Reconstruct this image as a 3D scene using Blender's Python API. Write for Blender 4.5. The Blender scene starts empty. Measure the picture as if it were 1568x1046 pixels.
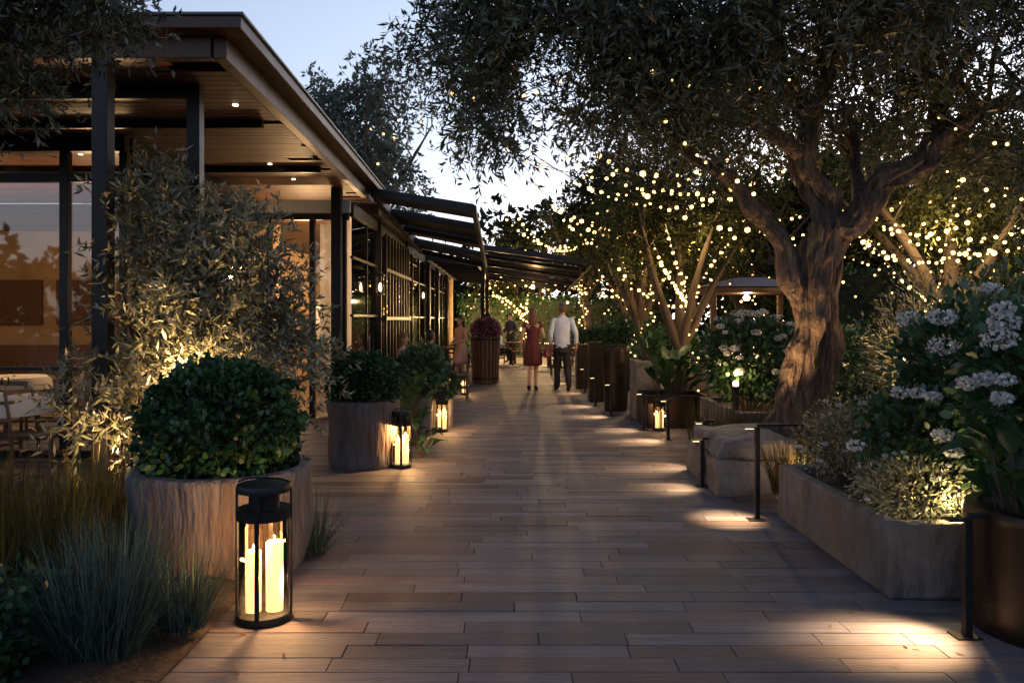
import bpy, math, random
import numpy as np
from mathutils import Vector, Matrix, noise as mnoise
R = random.Random(11)
rng = np.random.default_rng(11)
rad = math.radians
scene = bpy.context.scene

# ------------------------------------------------------------------ helpers
def group(name, loc=(0, 0, 0)):
    e = bpy.data.objects.new(name, None)
    e.location = loc
    e.empty_display_size = 0.2
    scene.collection.objects.link(e)
    return e

def link(ob, parent=None):
    scene.collection.objects.link(ob)
    if parent is not None:
        ob.parent = parent
        ob.matrix_parent_inverse = Matrix.Translation(-Vector(parent.location))
    return ob

def catmull(P, sub):
    P = np.asarray(P, float)
    if len(P) < 3:
        t = np.linspace(0, 1, sub + 1)[:, None]
        return P[0] * (1 - t) + P[-1] * t
    Q = np.vstack([2 * P[0] - P[1], P, 2 * P[-1] - P[-2]])
    out = []
    for i in range(1, len(Q) - 2):
        p0, p1, p2, p3 = Q[i - 1], Q[i], Q[i + 1], Q[i + 2]
        for k in range(sub):
            t = k / sub
            out.append(.5 * ((2 * p1) + (-p0 + p2) * t + (2 * p0 - 5 * p1 + 4 * p2 - p3) * t * t + (-p0 + 3 * p1 - 3 * p2 + p3) * t ** 3))
    out.append(Q[-2])
    return np.array(out)

class MB:
    def __init__(s):
        s.v = []; s.f = []; s.m = []; s.c = []
    def add(s, V, F, mi=0, col=None):
        o = len(s.v)
        s.v.extend([tuple(map(float, p)) for p in V])
        s.f.extend([tuple(i + o for i in f) for f in F])
        s.m.extend([mi] * len(F))
        s.c.extend([col or (1, 1, 1)] * len(V))
    def box(s, x0, x1, y0, y1, z0, z1, mi=0, M=None, col=None):
        V = [(x0, y0, z0), (x1, y0, z0), (x1, y1, z0), (x0, y1, z0), (x0, y0, z1), (x1, y0, z1), (x1, y1, z1), (x0, y1, z1)]
        if M is not None: V = [M @ Vector(p) for p in V]
        s.add(V, [(0, 3, 2, 1), (4, 5, 6, 7), (0, 1, 5, 4), (1, 2, 6, 5), (2, 3, 7, 6), (3, 0, 4, 7)], mi, col)
    def beam(s, a, b, w, h, mi=0, up=(0, 0, 1)):
        a = Vector(a); b = Vector(b); d = (b - a).normalized()
        u = Vector(up)
        if abs(d.dot(u)) > .98: u = Vector((0, 1, 0))
        sd = d.cross(u).normalized(); u = sd.cross(d)
        V = []
        for p in (a, b):
            for i, j in ((-1, -1), (1, -1), (1, 1), (-1, 1)):
                V.append(p + sd * i * w / 2 + u * j * h / 2)
        s.add(V, [(3, 2, 1, 0), (4, 5, 6, 7), (0, 1, 5, 4), (1, 2, 6, 5), (2, 3, 7, 6), (3, 0, 4, 7)], mi)
    def prism(s, poly, z0, z1, mi=0):
        n = len(poly)
        V = [(x, y, z0) for x, y in poly] + [(x, y, z1) for x, y in poly]
        F = [tuple(range(n))[::-1], tuple(range(n, 2 * n))] + [(i, (i + 1) % n, (i + 1) % n + n, i + n) for i in range(n)]
        s.add(V, F, mi)
    def lathe(s, c, prof, seg=24, mi=0, M=None, jitter=0., ph=0.):
        V = []; F = []
        for (r, z) in prof:
            for k in range(seg):
                a = 2 * math.pi * k / seg + ph
                rr = r
                if jitter and r > 0:
                    rr = r + jitter * mnoise.noise(Vector((math.cos(a) * 1.7 + c[0] * 3, math.sin(a) * 1.7 + c[1], z * 3)))
                V.append((c[0] + rr * math.cos(a), c[1] + rr * math.sin(a), c[2] + z))
        n = len(prof)
        for i in range(n - 1):
            for k in range(seg):
                k2 = (k + 1) % seg
                F.append((i * seg + k, i * seg + k2, (i + 1) * seg + k2, (i + 1) * seg + k))
        if prof[0][0] > 1e-4: F.append(tuple(range(seg))[::-1])
        if prof[-1][0] > 1e-4: F.append(tuple((n - 1) * seg + k for k in range(seg)))
        if M is not None: V = [M @ Vector(p) for p in V]
        s.add(V, F, mi)
    def tube(s, pts, rads, seg=8, sub=4, mi=0, ridge=0., twist=0., nz=0., M=None, cap=True, flat=None):
        P = catmull(pts, sub)
        rr = np.interp(np.linspace(0, 1, len(P)), np.linspace(0, 1, len(rads)), rads)
        V = []; F = []
        T = np.gradient(P, axis=0)
        T /= (np.linalg.norm(T, axis=1)[:, None] + 1e-9)
        u = np.cross(T[0], [0.3, 1, 0.1]); u /= np.linalg.norm(u) + 1e-9
        for i in range(len(P)):
            u = u - T[i] * np.dot(u, T[i]); u /= np.linalg.norm(u) + 1e-9
            w = np.cross(T[i], u)
            for k in range(seg):
                a = 2 * math.pi * k / seg
                r = rr[i]
                if ridge:
                    r *= 1 + ridge * (.7 * math.sin(3 * a + twist * i) + .5 * math.sin(5 * a - 1.3 + twist * 1.4 * i) + .45 * math.sin(9 * a + 2 * math.sin(i * .35)) + .3 * math.sin(14 * a + twist * 1.8 * i))
                q = P[i] + (u * math.cos(a) * (flat[0] if flat else 1) + w * math.sin(a) * (flat[1] if flat else 1)) * r
                if nz:
                    nn = mnoise.noise(Vector(q) * 5.0)
                    q = q + (u * math.cos(a) + w * math.sin(a)) * nn * nz * rr[i]
                V.append(q)
        for i in range(len(P) - 1):
            for k in range(seg):
                k2 = (k + 1) % seg
                F.append((i * seg + k, i * seg + k2, (i + 1) * seg + k2, (i + 1) * seg + k))
        if cap:
            F.append(tuple(range(seg))[::-1]); F.append(tuple((len(P) - 1) * seg + k for k in range(seg)))
        if M is not None: V = [M @ Vector(p) for p in V]
        s.add(V, F, mi)
    def rings(s, R_, seg=20, mi=0, M=None, wob=0., wn=7):
        V = []; F = []
        for i, (cx, cy, z, rx, ry) in enumerate(R_):
            for k in range(seg):
                a = 2 * math.pi * k / seg
                w = 1 + wob * math.sin(wn * a + i * .4) * (1 - i / len(R_))
                V.append((cx + rx * w * math.cos(a), cy + ry * w * math.sin(a), z))
        n = len(R_)
        for i in range(n - 1):
            for k in range(seg):
                k2 = (k + 1) % seg
                F.append((i * seg + k, i * seg + k2, (i + 1) * seg + k2, (i + 1) * seg + k))
        F.append(tuple(range(seg))[::-1]); F.append(tuple((n - 1) * seg + k for k in range(seg)))
        if M is not None: V = [M @ Vector(p) for p in V]
        s.add(V, F, mi)
    def ico(s, c, r, mi=0, M=None):
        t = (1 + 5 ** .5) / 2
        V = np.array([(-1, t, 0), (1, t, 0), (-1, -t, 0), (1, -t, 0), (0, -1, t), (0, 1, t), (0, -1, -t), (0, 1, -t), (t, 0, -1), (t, 0, 1), (-t, 0, -1), (-t, 0, 1)])
        V = V / np.linalg.norm(V[0]) * r + np.array(c)
        F = [(0, 11, 5), (0, 5, 1), (0, 1, 7), (0, 7, 10), (0, 10, 11), (1, 5, 9), (5, 11, 4), (11, 10, 2), (10, 7, 6), (7, 1, 8), (3, 9, 4), (3, 4, 2), (3, 2, 6), (3, 6, 8), (3, 8, 9), (4, 9, 5), (2, 4, 11), (6, 2, 10), (8, 6, 7), (9, 8, 1)]
        if M is not None: V = [M @ Vector(p) for p in V]
        s.add(V, F, mi)
    def build(s, name, mats, parent=None, smooth=False, bevel=0., colattr=False, subsurf=0):
        me = bpy.data.meshes.new(name)
        me.from_pydata(s.v, [], s.f)
        if not isinstance(mats, (list, tuple)): mats = [mats]
        for m in mats: me.materials.append(m)
        me.polygons.foreach_set("material_index", s.m)
        if colattr:
            ca = me.color_attributes.new("Col", 'FLOAT_COLOR', 'POINT')
            arr = np.ones((len(s.v), 4), np.float32); arr[:, :3] = np.array(s.c)
            ca.data.foreach_set("color", arr.ravel())
        if smooth:
            me.polygons.foreach_set("use_smooth", [True] * len(s.f))
            try: me.set_sharp_from_angle(angle=rad(38))
            except Exception: pass
        me.update()
        ob = bpy.data.objects.new(name, me)
        link(ob, parent)
        if bevel:
            b = ob.modifiers.new("bevel", 'BEVEL'); b.width = bevel; b.segments = 2; b.limit_method = 'ANGLE'
        if subsurf:
            b = ob.modifiers.new("sub", 'SUBSURF'); b.levels = subsurf; b.render_levels = subsurf
        return ob

# ------------------------------------------------------------------ materials
def mat(name, col, rough=.6, metal=0., col2=None, nscale=4., bump=0., bscale=30., stretch=(1, 1, 1), attr=False, transl=0., spec=.5, bdist=.02, det=5, streak=None, smax=1., sscale=1.6):
    m = bpy.data.materials.new(name); m.use_nodes = True
    nt = m.node_tree; N = nt.nodes; L = nt.links
    b = N["Principled BSDF"]
    b.inputs["Roughness"].default_value = rough
    b.inputs["Metallic"].default_value = metal
    b.inputs["Specular IOR Level"].default_value = spec
    tc = N.new("ShaderNodeTexCoord"); mp = N.new("ShaderNodeMapping")
    mp.inputs["Scale"].default_value = stretch
    L.new(tc.outputs["Object"], mp.inputs["Vector"])
    nz = N.new("ShaderNodeTexNoise"); nz.inputs["Scale"].default_value = nscale; nz.inputs["Detail"].default_value = det
    nz.inputs["Roughness"].default_value = .65
    L.new(mp.outputs[0], nz.inputs["Vector"])
    cr = N.new("ShaderNodeValToRGB")
    c2 = col2 if col2 else tuple(x * .75 for x in col)
    cr.color_ramp.elements[0].position = .35; cr.color_ramp.elements[0].color = (*c2, 1)
    cr.color_ramp.elements[1].position = .65; cr.color_ramp.elements[1].color = (*col, 1)
    L.new(nz.outputs["Fac"], cr.inputs[0])
    out = cr.outputs[0]
    if streak:
        n2 = N.new("ShaderNodeTexNoise"); n2.inputs["Scale"].default_value = sscale; n2.inputs["Detail"].default_value = 4
        L.new(tc.outputs["Object"], n2.inputs["Vector"])
        c3 = N.new("ShaderNodeMapRange"); c3.inputs[1].default_value = .42; c3.inputs[2].default_value = .65; c3.inputs[4].default_value = smax
        L.new(n2.outputs["Fac"], c3.inputs[0])
        mx = N.new("ShaderNodeMix"); mx.data_type = 'RGBA'; L.new(c3.outputs[0], mx.inputs[0]); L.new(out, mx.inputs[6]); mx.inputs[7].default_value = (*streak, 1)
        out = mx.outputs[2]
    if attr:
        at = N.new("ShaderNodeAttribute"); at.attribute_name = "Col"
        mx = N.new("ShaderNodeMix"); mx.data_type = 'RGBA'; mx.blend_type = 'MULTIPLY'; mx.inputs[0].default_value = 1
        L.new(out, mx.inputs[6]); L.new(at.outputs["Color"], mx.inputs[7]); out = mx.outputs[2]
    L.new(out, b.inputs["Base Color"])
    if bump:
        n3 = N.new("ShaderNodeTexNoise"); n3.inputs["Scale"].default_value = bscale; n3.inputs["Detail"].default_value = 5
        L.new(mp.outputs[0], n3.inputs["Vector"])
        bp = N.new("ShaderNodeBump"); bp.inputs["Strength"].default_value = bump; bp.inputs["Distance"].default_value = bdist
        L.new(n3.outputs["Fac"], bp.inputs["Height"]); L.new(bp.outputs[0], b.inputs["Normal"])
        mr = N.new("ShaderNodeMapRange"); mr.inputs[3].default_value = max(.05, rough - .12); mr.inputs[4].default_value = min(1, rough + .15)
        L.new(nz.outputs["Fac"], mr.inputs[0]); L.new(mr.outputs[0], b.inputs["Roughness"])
    if transl:
        tr = N.new("ShaderNodeBsdfTranslucent"); L.new(out, tr.inputs["Color"])
        ms = N.new("ShaderNodeMixShader"); ms.inputs[0].default_value = transl
        L.new(b.outputs[0], ms.inputs[1]); L.new(tr.outputs[0], ms.inputs[2])
        L.new(ms.outputs[0], N["Material Output"].inputs["Surface"])
    return m

def lmat(name, col, rough=.5, back=None, transl=0., gloss=0.):
    m = bpy.data.materials.new(name); m.use_nodes = True
    nt = m.node_tree; N = nt.nodes; L = nt.links
    N.remove(N["Principled BSDF"])
    at = N.new("ShaderNodeAttribute"); at.attribute_name = "Col"
    mx = N.new("ShaderNodeMix"); mx.data_type = 'RGBA'; mx.blend_type = 'MULTIPLY'; mx.inputs[0].default_value = 1
    L.new(at.outputs["Color"], mx.inputs[7])
    if back:
        g = N.new("ShaderNodeNewGeometry"); m2 = N.new("ShaderNodeMix"); m2.data_type = 'RGBA'
        L.new(g.outputs["Backfacing"], m2.inputs[0]); m2.inputs[6].default_value = (*col, 1); m2.inputs[7].default_value = (*back, 1)
        L.new(m2.outputs[2], mx.inputs[6])
    else: mx.inputs[6].default_value = (*col, 1)
    d = N.new("ShaderNodeBsdfDiffuse"); L.new(mx.outputs[2], d.inputs[0]); sh = d.outputs[0]
    if transl:
        tr = N.new("ShaderNodeBsdfTranslucent"); L.new(mx.outputs[2], tr.inputs[0])
        ms = N.new("ShaderNodeMixShader"); ms.inputs[0].default_value = transl; L.new(sh, ms.inputs[1]); L.new(tr.outputs[0], ms.inputs[2]); sh = ms.outputs[0]
    if gloss:
        gl = N.new("ShaderNodeBsdfGlossy"); gl.inputs["Roughness"].default_value = rough
        gl.inputs[0].default_value = (.9, .95, 1, 1)
        ms = N.new("ShaderNodeMixShader"); ms.inputs[0].default_value = gloss; L.new(sh, ms.inputs[1]); L.new(gl.outputs[0], ms.inputs[2]); sh = ms.outputs[0]
    L.new(sh, N["Material Output"].inputs["Surface"])
    return m

def glassmat(name, tint=(1, 1, 1), refl=.06):
    m = bpy.data.materials.new(name); m.use_nodes = True
    nt = m.node_tree; N = nt.nodes; L = nt.links
    N.remove(N["Principled BSDF"])
    t = N.new("ShaderNodeBsdfTransparent"); t.inputs[0].default_value = (*tint, 1)
    g = N.new("ShaderNodeBsdfGlossy"); g.inputs["Roughness"].default_value = .02
    f = N.new("ShaderNodeFresnel"); f.inputs[0].default_value = 1.5
    a = N.new("ShaderNodeMath"); a.inputs[1].default_value = refl
    L.new(f.outputs[0], a.inputs[0])
    ms = N.new("ShaderNodeMixShader"); L.new(a.outputs[0], ms.inputs[0]); L.new(t.outputs[0], ms.inputs[1]); L.new(g.outputs[0], ms.inputs[2])
    L.new(ms.outputs[0], N["Material Output"].inputs["Surface"])
    return m

def emat(name, col, s, sample=False):
    m = bpy.data.materials.new(name); m.use_nodes = True
    b = m.node_tree.nodes["Principled BSDF"]
    b.inputs["Base Color"].default_value = (*col, 1)
    b.inputs["Emission Color"].default_value = (*col, 1); b.inputs["Emission Strength"].default_value = s
    if not sample:
        try: m.cycles.emission_sampling = 'NONE'
        except Exception: pass
    return m

M_deck = mat("deck_wood", (.185, .18, .20), .6, col2=(.09, .082, .092), nscale=3, stretch=(.8, 22, 1), bump=.5, bscale=8, attr=True, spec=.35, streak=(.085, .08, .09), smax=.55, sscale=2.2)
M_soffit = mat("soffit_wood", (.12, .044, .02), .5, col2=(.05, .019, .009), nscale=3, stretch=(1, 16, 1), bump=.2, bscale=8, attr=True)
M_black = mat("black_steel", (.014, .016, .02), .42, metal=.5, col2=(.010, .011, .013), nscale=8, bump=.05)
M_fascia = mat("bronze_fascia", (.042, .018, .009), .45, metal=.2, col2=(.03, .013, .007), nscale=2, bump=.05)
M_rooftop = mat("roof_metal", (.10, .13, .17), .45, metal=.3, nscale=2)
M_bronze = mat("dark_bronze", (.028, .018, .013), .36, metal=.5, col2=(.016, .011, .008), nscale=3, bump=.08)
M_conc = mat("weathered_concrete", (.16, .155, .16), .88, col2=(.075, .07, .072), nscale=4.5, stretch=(1, 1, .6), bump=.9, bscale=12, streak=(.105, .085, .075), smax=.6, bdist=.04)
M_corten = mat("aged_clay", (.165, .16, .17), .88, col2=(.07, .062, .064), nscale=4.5, stretch=(3, 3, .5), bump=1., bscale=8, streak=(.15, .085, .058), smax=.75, bdist=.05)
M_stone = mat("rough_stone", (.19, .18, .185), .88, col2=(.09, .083, .083), nscale=3, bump=1., bscale=6, bdist=.06)
M_soil = mat("soil", (.04, .028, .02), .95, col2=(.02, .014, .01), nscale=9, bump=1, bscale=25)
M_ground = mat("ground_soil", (.05, .05, .03), .95, col2=(.03, .024, .016), nscale=2, bump=.6, bscale=12)
M_bark = mat("olive_bark", (.14, .097, .073), .9, col2=(.026, .018, .015), nscale=8, stretch=(2.5, 2.5, .4), bump=1., bscale=10, bdist=.1)
M_bark2 = mat("dark_bark", (.07, .052, .04), .85, nscale=6, stretch=(2, 2, .6), bump=.6)
M_olive = lmat("olive_leaf", (.05, .062, .03), .4, back=(.1, .108, .075), transl=.25, gloss=.045)
M_olive_s = lmat("silver_olive_leaf", (.115, .12, .068), .4, back=(.23, .225, .155), transl=.25, gloss=.05)
M_leaf = lmat("dark_leaf", (.022, .06, .02), .4, gloss=.04)
M_leafb = lmat("broad_leaf", (.032, .075, .03), .36, transl=.12, gloss=.045)
M_far = lmat("hazed_far_leaf", (.13, .155, .14), .8, transl=.3)  # paler green: distance haze put into the leaf colour
M_bg = lmat("background_leaf", (.038, .045, .02), .6, transl=.3)
M_blue = lmat("blue_fescue", (.055, .09, .085), .6, transl=.15)
M_red = lmat("rush_grass", (.07, .062, .022), .6, transl=.15)
M_petal = lmat("white_petal", (.55, .56, .56), .8, transl=.25)
M_pink = lmat("mauve_petal", (.2, .09, .14), .8, transl=.3)
M_litter = lmat("dry_leaf", (.16, .11, .05), .8)
M_core = mat("shrub_core", (.012, .018, .009), .9)
M_plaster = mat("plaster_wall", (.42, .29, .17), .8, col2=(.33, .22, .13), nscale=2, bump=.1)
M_greywall = mat("grey_render", (.42, .46, .52), .7, col2=(.38, .42, .47), nscale=2, bump=.1)
M_floor = mat("interior_floor", (.2, .14, .1), .5, nscale=2)
M_woodf = mat("chair_wood", (.12, .06, .034), .45, col2=(.08, .04, .023), nscale=5, stretch=(3, 3, .7), bump=.1)
M_cloth = mat("white_linen", (.6, .58, .55), .8, col2=(.55, .53, .5), nscale=4, bump=.1)
M_curtain = mat("curtain_fabric", (.78, .75, .73), .9, nscale=4, transl=.5)
M_glass = glassmat("window_glass", (.88, .88, .88), .05)
M_lglass = glassmat("lantern_glass", (1., .9, .74), .0)  # amber candle glow put into the glass tint
M_candle = emat("candle_wax", (1., .7, .38), 1.15, True)
M_flame = emat("flame", (1., .75, .4), 12, False)
M_bulb = emat("warm_bulb", (1., .6, .2), 5.)
M_down = emat("downlight", (1., .72, .42), 6)
M_wire = mat("wire", (.02, .02, .02), .6)
M_skin = mat("skin", (.5, .3, .22), .55, nscale=3)
M_shirt = mat("white_shirt", (.58, .67, .86), .8, col2=(.48, .57, .76), nscale=6, bump=.2)
M_trouser = mat("dark_trousers", (.014, .014, .02), .8)
M_dress = mat("burgundy_dress", (.11, .012, .022), .7, col2=(.07, .008, .015), nscale=6, bump=.15)
M_dress2 = mat("blush_dress", (.5, .32, .27), .8, nscale=4)
M_jacket = mat("navy_jacket", (.03, .035, .06), .8)
M_bag = mat("red_leather", (.2, .02, .025), .4)
M_hairb = mat("auburn_hair", (.13, .06, .03), .5, nscale=20, stretch=(6, 6, 1), bump=.3)
M_hairg = mat("grey_brown_hair", (.09, .07, .055), .5, nscale=20, bump=.3)
M_hairk = mat("black_hair", (.015, .012, .01), .5)
M_eye = mat("eye", (.03, .02, .02), .2)
M_lip = mat("lips", (.35, .12, .1), .5)

WARM = (1., .58, .25)
def light(name, kind, loc, power, col=WARM, size=.03, rot=None, spot=None, blend=.6, target=None):
    d = bpy.data.lights.new(name, kind); d.energy = power; d.color = col
    if kind in ('POINT', 'SPOT'): d.shadow_soft_size = size
    if kind == 'SPOT': d.spot_size = rad(spot); d.spot_blend = blend
    o = bpy.data.objects.new(name, d); o.location = loc
    if target is not None:
        o.rotation_euler = (Vector(target) - Vector(loc)).to_track_quat('-Z', 'Y').to_euler()
    return o
def addlight(parent, *a, **k):
    o = light(*a, **k); link(o, parent); return o

# ------------------------------------------------------------------ leaf meshes
def unit(a): return a / (np.linalg.norm(a, axis=-1, keepdims=True) + 1e-9)
def runit(n): return unit(rng.normal(size=(n, 3)))
def rawmesh(name, V, k, mat_, parent, col=None, quads=None, smooth=False):
    me = bpy.data.meshes.new(name)
    V = np.asarray(V, np.float32).reshape(-1, 3)
    if quads is None:
        idx = np.arange(len(V), dtype=np.int32); npoly = len(V) // k; kk = k
    else:
        idx = quads.astype(np.int32).ravel(); kk = quads.shape[1]; npoly = len(quads)
    me.vertices.add(len(V)); me.vertices.foreach_set("co", V.ravel())
    me.loops.add(len(idx)); me.loops.foreach_set("vertex_index", idx)
    me.polygons.add(npoly); me.polygons.foreach_set("loop_start", np.arange(npoly, dtype=np.int32) * kk)
    try: me.polygons.foreach_set("loop_total", np.full(npoly, kk, dtype=np.int32))
    except Exception: pass
    me.materials.append(mat_)
    if smooth: me.polygons.foreach_set("use_smooth", np.ones(npoly, dtype=bool))
    me.update(calc_edges=True)
    if col is not None:
        ca = me.color_attributes.new("Col", 'FLOAT_COLOR', 'POINT')
        arr = np.ones((len(V), 4), np.float32); arr[:, :3] = col
        ca.data.foreach_set("color", arr.ravel())
    ob = bpy.data.objects.new(name, me); link(ob, parent); return ob

OUT4 = [(0, 0, 0), (.45, .5, .04), (1, 0, 0), (.45, -.5, .04)]
OUT6 = [(0, 0, 0), (.25, .42, .08), (.68, .4, .08), (1, 0, 0), (.68, -.4, .08), (.25, -.42, .08)]
def leaves(name, P, D, L, W, col, mat_, parent, outline=OUT4):
    n = len(P); D = unit(D)
    s = unit(np.cross(D, runit(n)))
    nn = np.cross(s, D)
    L = np.broadcast_to(L, (n,))[:, None]; W = np.broadcast_to(W, (n,))[:, None]
    vs = [P + D * L * t + s * W * w + nn * L * c for t, w, c in outline]
    V = np.stack(vs, 1).reshape(-1, 3)
    C = np.repeat(col, len(outline), 0)
    return rawmesh(name, V, len(outline), mat_, parent, C)

def ribbons(name, P, D, L, W, droop, col, mat_, parent, S=4, prof=None, fold=0., side=None):
    n = len(P); D = unit(D)
    if side is None: side = unit(np.cross(D, np.array([0, 0, 1.]) + .25 * runit(n)))
    nn = np.cross(side, D)
    L = np.broadcast_to(L, (n,))[:, None]; W = np.broadcast_to(W, (n,))[:, None]; droop = np.broadcast_to(droop, (n,))[:, None]
    if prof is None: prof = [1, .9, .75, .5, .08]
    rows = []
    for i in range(S + 1):
        t = i / S
        c = P + D * L * t + np.array([0, 0, -1.]) * droop * L * t * t
        w = W * prof[i] * .5
        rows += [c - side * w + nn * w * fold, c, c + side * w + nn * w * fold]
    V = np.stack(rows, 1)
    q = []
    for i in range(S):
        for j in range(2):
            q.append((i * 3 + j, i * 3 + j + 1, (i + 1) * 3 + j + 1, (i + 1) * 3 + j))
    q = np.array(q)
    Q = (q[None] + (np.arange(n) * (S + 1) * 3)[:, None, None]).reshape(-1, 4)
    C = np.repeat(col, (S + 1) * 3, 0)
    return rawmesh(name, V.reshape(-1, 3), 4, mat_, parent, C, quads=Q, smooth=True)

def colvar(n, v=.25, warm=0.1):
    b = 1 + rng.uniform(-v, v, (n, 1))
    c = np.ones((n, 3)) * b
    c[:, 0] *= 1 + rng.uniform(-warm, warm, n); c[:, 2] *= 1 + rng.uniform(-warm, warm, n)
    return c

def twig_leaves(C, Rc, ntw, nl, tl, down=.25):
    M = len(C); Rc = np.broadcast_to(Rc, (M,))
    ci = np.repeat(np.arange(M), ntw)
    d = runit(M * ntw)
    o = C[ci] + d * (Rc[ci] * rng.uniform(.1, .8, M * ntw))[:, None]
    td = unit(d + .6 * runit(M * ntw) + np.array([0, 0, -down]))
    T = tl * rng.uniform(.6, 1.3, M * ntw)
    ti = np.repeat(np.arange(M * ntw), nl)
    t = rng.uniform(0, 1, len(ti))
    P = o[ti] + td[ti] * (T[ti] * t)[:, None] + np.array([0, 0, -1.]) * ((t ** 2) * T[ti] * .35)[:, None]
    D = unit(td[ti] * .75 + .8 * runit(len(ti)))
    clump = (1 + rng.uniform(-.45, .45, M))[ci][ti]
    return P, D, clump

def make_tree(name, base, limbs, blobs, leafmat, barkmat, ntw=22, nl=14, tl=.35, leafL=.07, leafW=.016, clr=.3, down=.25, seg=9, ridge=.1, outline=OUT4, cv=.3):
    g = group(name, base)
    mb = MB(); samples = []; sr = []
    for pts, rr in limbs:
        big = rr[0] > .1
        mb.tube(pts, rr, seg=40 if big and ridge > .08 else (16 if big else seg), sub=14 if big else 5, ridge=ridge if big else ridge * .6, twist=.17, nz=.5)
        P = catmull(pts, 6); samples.append(P[len(P) // 4:])
        sr.append(np.interp(np.linspace(0, 1, len(P)), np.linspace(0, 1, len(rr)), rr)[len(P) // 4:])
    S = np.vstack(samples); SR = np.concatenate(sr)
    Cs = []
    for c, r, n in blobs:
        d = runit(n); q = rng.uniform(.25, 1, n) ** .5
        Cs.append(np.array(c) + d * q[:, None] * np.array(r))
    C = np.vstack(Cs)
    for c in C:
        dd = np.linalg.norm(S - c, axis=1); k = int(np.argmin(dd + rng.uniform(0, .35, len(dd))))
        a = S[k]; m1 = a * .6 + c * .4 + rng.normal(size=3) * .07 * dd[k]; m1[2] += .1 * dd[k]
        m2 = a * .25 + c * .75 + rng.normal(size=3) * .07 * dd[k]
        r0 = min(SR[k] * .5, .012 + .018 * dd[k])
        mb.tube([a, m1, m2, c], [r0, r0 * .7, r0 * .45, .004], seg=5, sub=3, nz=.2, cap=False)
    mb.build("trunk_and_branches", barkmat, g, smooth=True)
    P, D, cl = twig_leaves(C, clr, ntw, nl, tl, down)
    n = len(P)
    col = colvar(n, cv, .15) * cl[:, None]
    leaves("foliage", P, D, leafL * rng.uniform(.7, 1.25, n), leafW * rng.uniform(.8, 1.3, n), col, leafmat, g, outline)
    return g

# ------------------------------------------------------------------ ground & deck
mb = MB(); mb.add([(-150, -60, -.05), (150, -60, -.05), (150, 300, -.05), (-150, 300, -.05)], [(0, 1, 2, 3)])
mb.build("ground", M_ground)
mb = MB()
W_ = .142; y = -2.0
while y < 42:
    xl = -1.5 if y < 5.75 else -11.0
    if y > 12.2: xl = -2.5
    xr = 4.2 if y < 3.9 else 2.6
    x = xl - (R.uniform(0, .7) if y >= 5.75 else 0)
    while x < xr:
        ln = R.choice([.45, .6, .75, .9, 1.2]) * R.uniform(.92, 1.08)
        x1 = min(x + ln, xr)
        t = R.random()
        g_ = R.uniform(.6, 1.22)
        if t < .72: c = (.97 * g_, .98 * g_, 1.03 * g_)
        elif t < .9: c = (1.1 * g_, .92 * g_, .88 * g_)
        else: c = (.72 * g_, .55 * g_, .52 * g_)
        z = R.uniform(-.0018, .0018)
        mb.box(x + .0025, x1 - .0025, y + .003, y + W_ - .003, -.03, z, col=c)
        x = x1
    y += W_
mb.build("wooden_deck", M_deck, colattr=True)
n = 150
P = np.stack([rng.uniform(-1.4, 2.0, n), rng.uniform(2.8, 12, n), np.full(n, .006)], 1)
P[:90, 0] = np.where(rng.random(90) < .5, rng.uniform(-1.45, -.9, 90), rng.uniform(1.4, 2.0, 90))
D = unit(runit(n) * [1, 1, .08])
g = group("fallen_leaves", (0, 6, 0))
s_ = unit(np.cross(D, np.array([0, 0, 1.]) + .15 * runit(n)))
L_ = rng.uniform(.03, .06, n)[:, None]
V = np.stack([P, P + D * L_ * .5 + s_ * .008, P + D * L_, P + D * L_ * .5 - s_ * .008], 1)
rawmesh("leaves", V, 4, M_litter, g, np.repeat(colvar(n, .4, .2), 4, 0))
# ------------------------------------------------------------------ restaurant building
bld = group("restaurant_building", (-5, 12, 0))
mb = MB()
mb.prism([(-12, 5.87), (-2.0, 5.87), (-2.2, 13.7), (-12, 13.7)], 3.65, 3.74, 0)
mb.prism([(-12.0, 5.85), (-1.975, 5.85), (-2.175, 13.72), (-12, 13.72)], 3.743, 3.765, 1)
mb.prism([(-12, 13.74), (-2.3, 13.74), (-2.3, 34), (-12, 34)], 3.32, 3.5, 0)
mb.beam((-2.22, 6.05, 3.565), (-2.42, 13.6, 3.565), .1, .165, 0)
mb.beam((-12, 6.08, 3.565), (-2.28, 6.08, 3.565), .1, .165, 0)
mb.beam((-12, 6.8, 3.44), (-2.77, 6.8, 3.44), .07, .12, 2)
mb.beam((-12, 8.0, 3.46), (-2.5, 8.0, 3.46), .06, .08, 2)
mb.beam((-12, 10.4, 3.46), (-2.5, 10.4, 3.46), .06, .08, 2)
mb.build("roof", [M_fascia, M_rooftop, M_black], bld, bevel=.006)
mb = MB()
y = 6.15
while y < 16.2:
    x = -12
    while x < -2.3:
        ln = R.uniform(1.5, 3.4); x1 = min(x + ln, -2.29 - (y - 6) * .026)
        g_ = R.uniform(.45, 1.4)
        mb.box(x + .002, x1 - .002, y + .008, y + .124, 3.5 if y < 13.6 else 3.28, 3.52 if y < 13.6 else 3.3, col=(g_, g_ * R.uniform(.9, 1.02), g_ * .95))
        x = x1
        if x1 > -2.9: break
    y += .132
mb.build("soffit_boards", M_soffit, bld, colattr=True)
mb = MB()
mb.box(-3.17, -3.05, 6.0, 6.12, 0, 3.48)
mb.box(-2.76, -2.65, 6.75, 6.86, 0, 3.5)
mb.box(-2.73, -2.58, 12.0, 12.15, 0, 3.5)
mb.box(-2.5, -2.4, 14.6, 14.7, 0, 3.3); mb.box(-2.5, -2.4, 18.3, 18.4, 0, 3.3)
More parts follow.
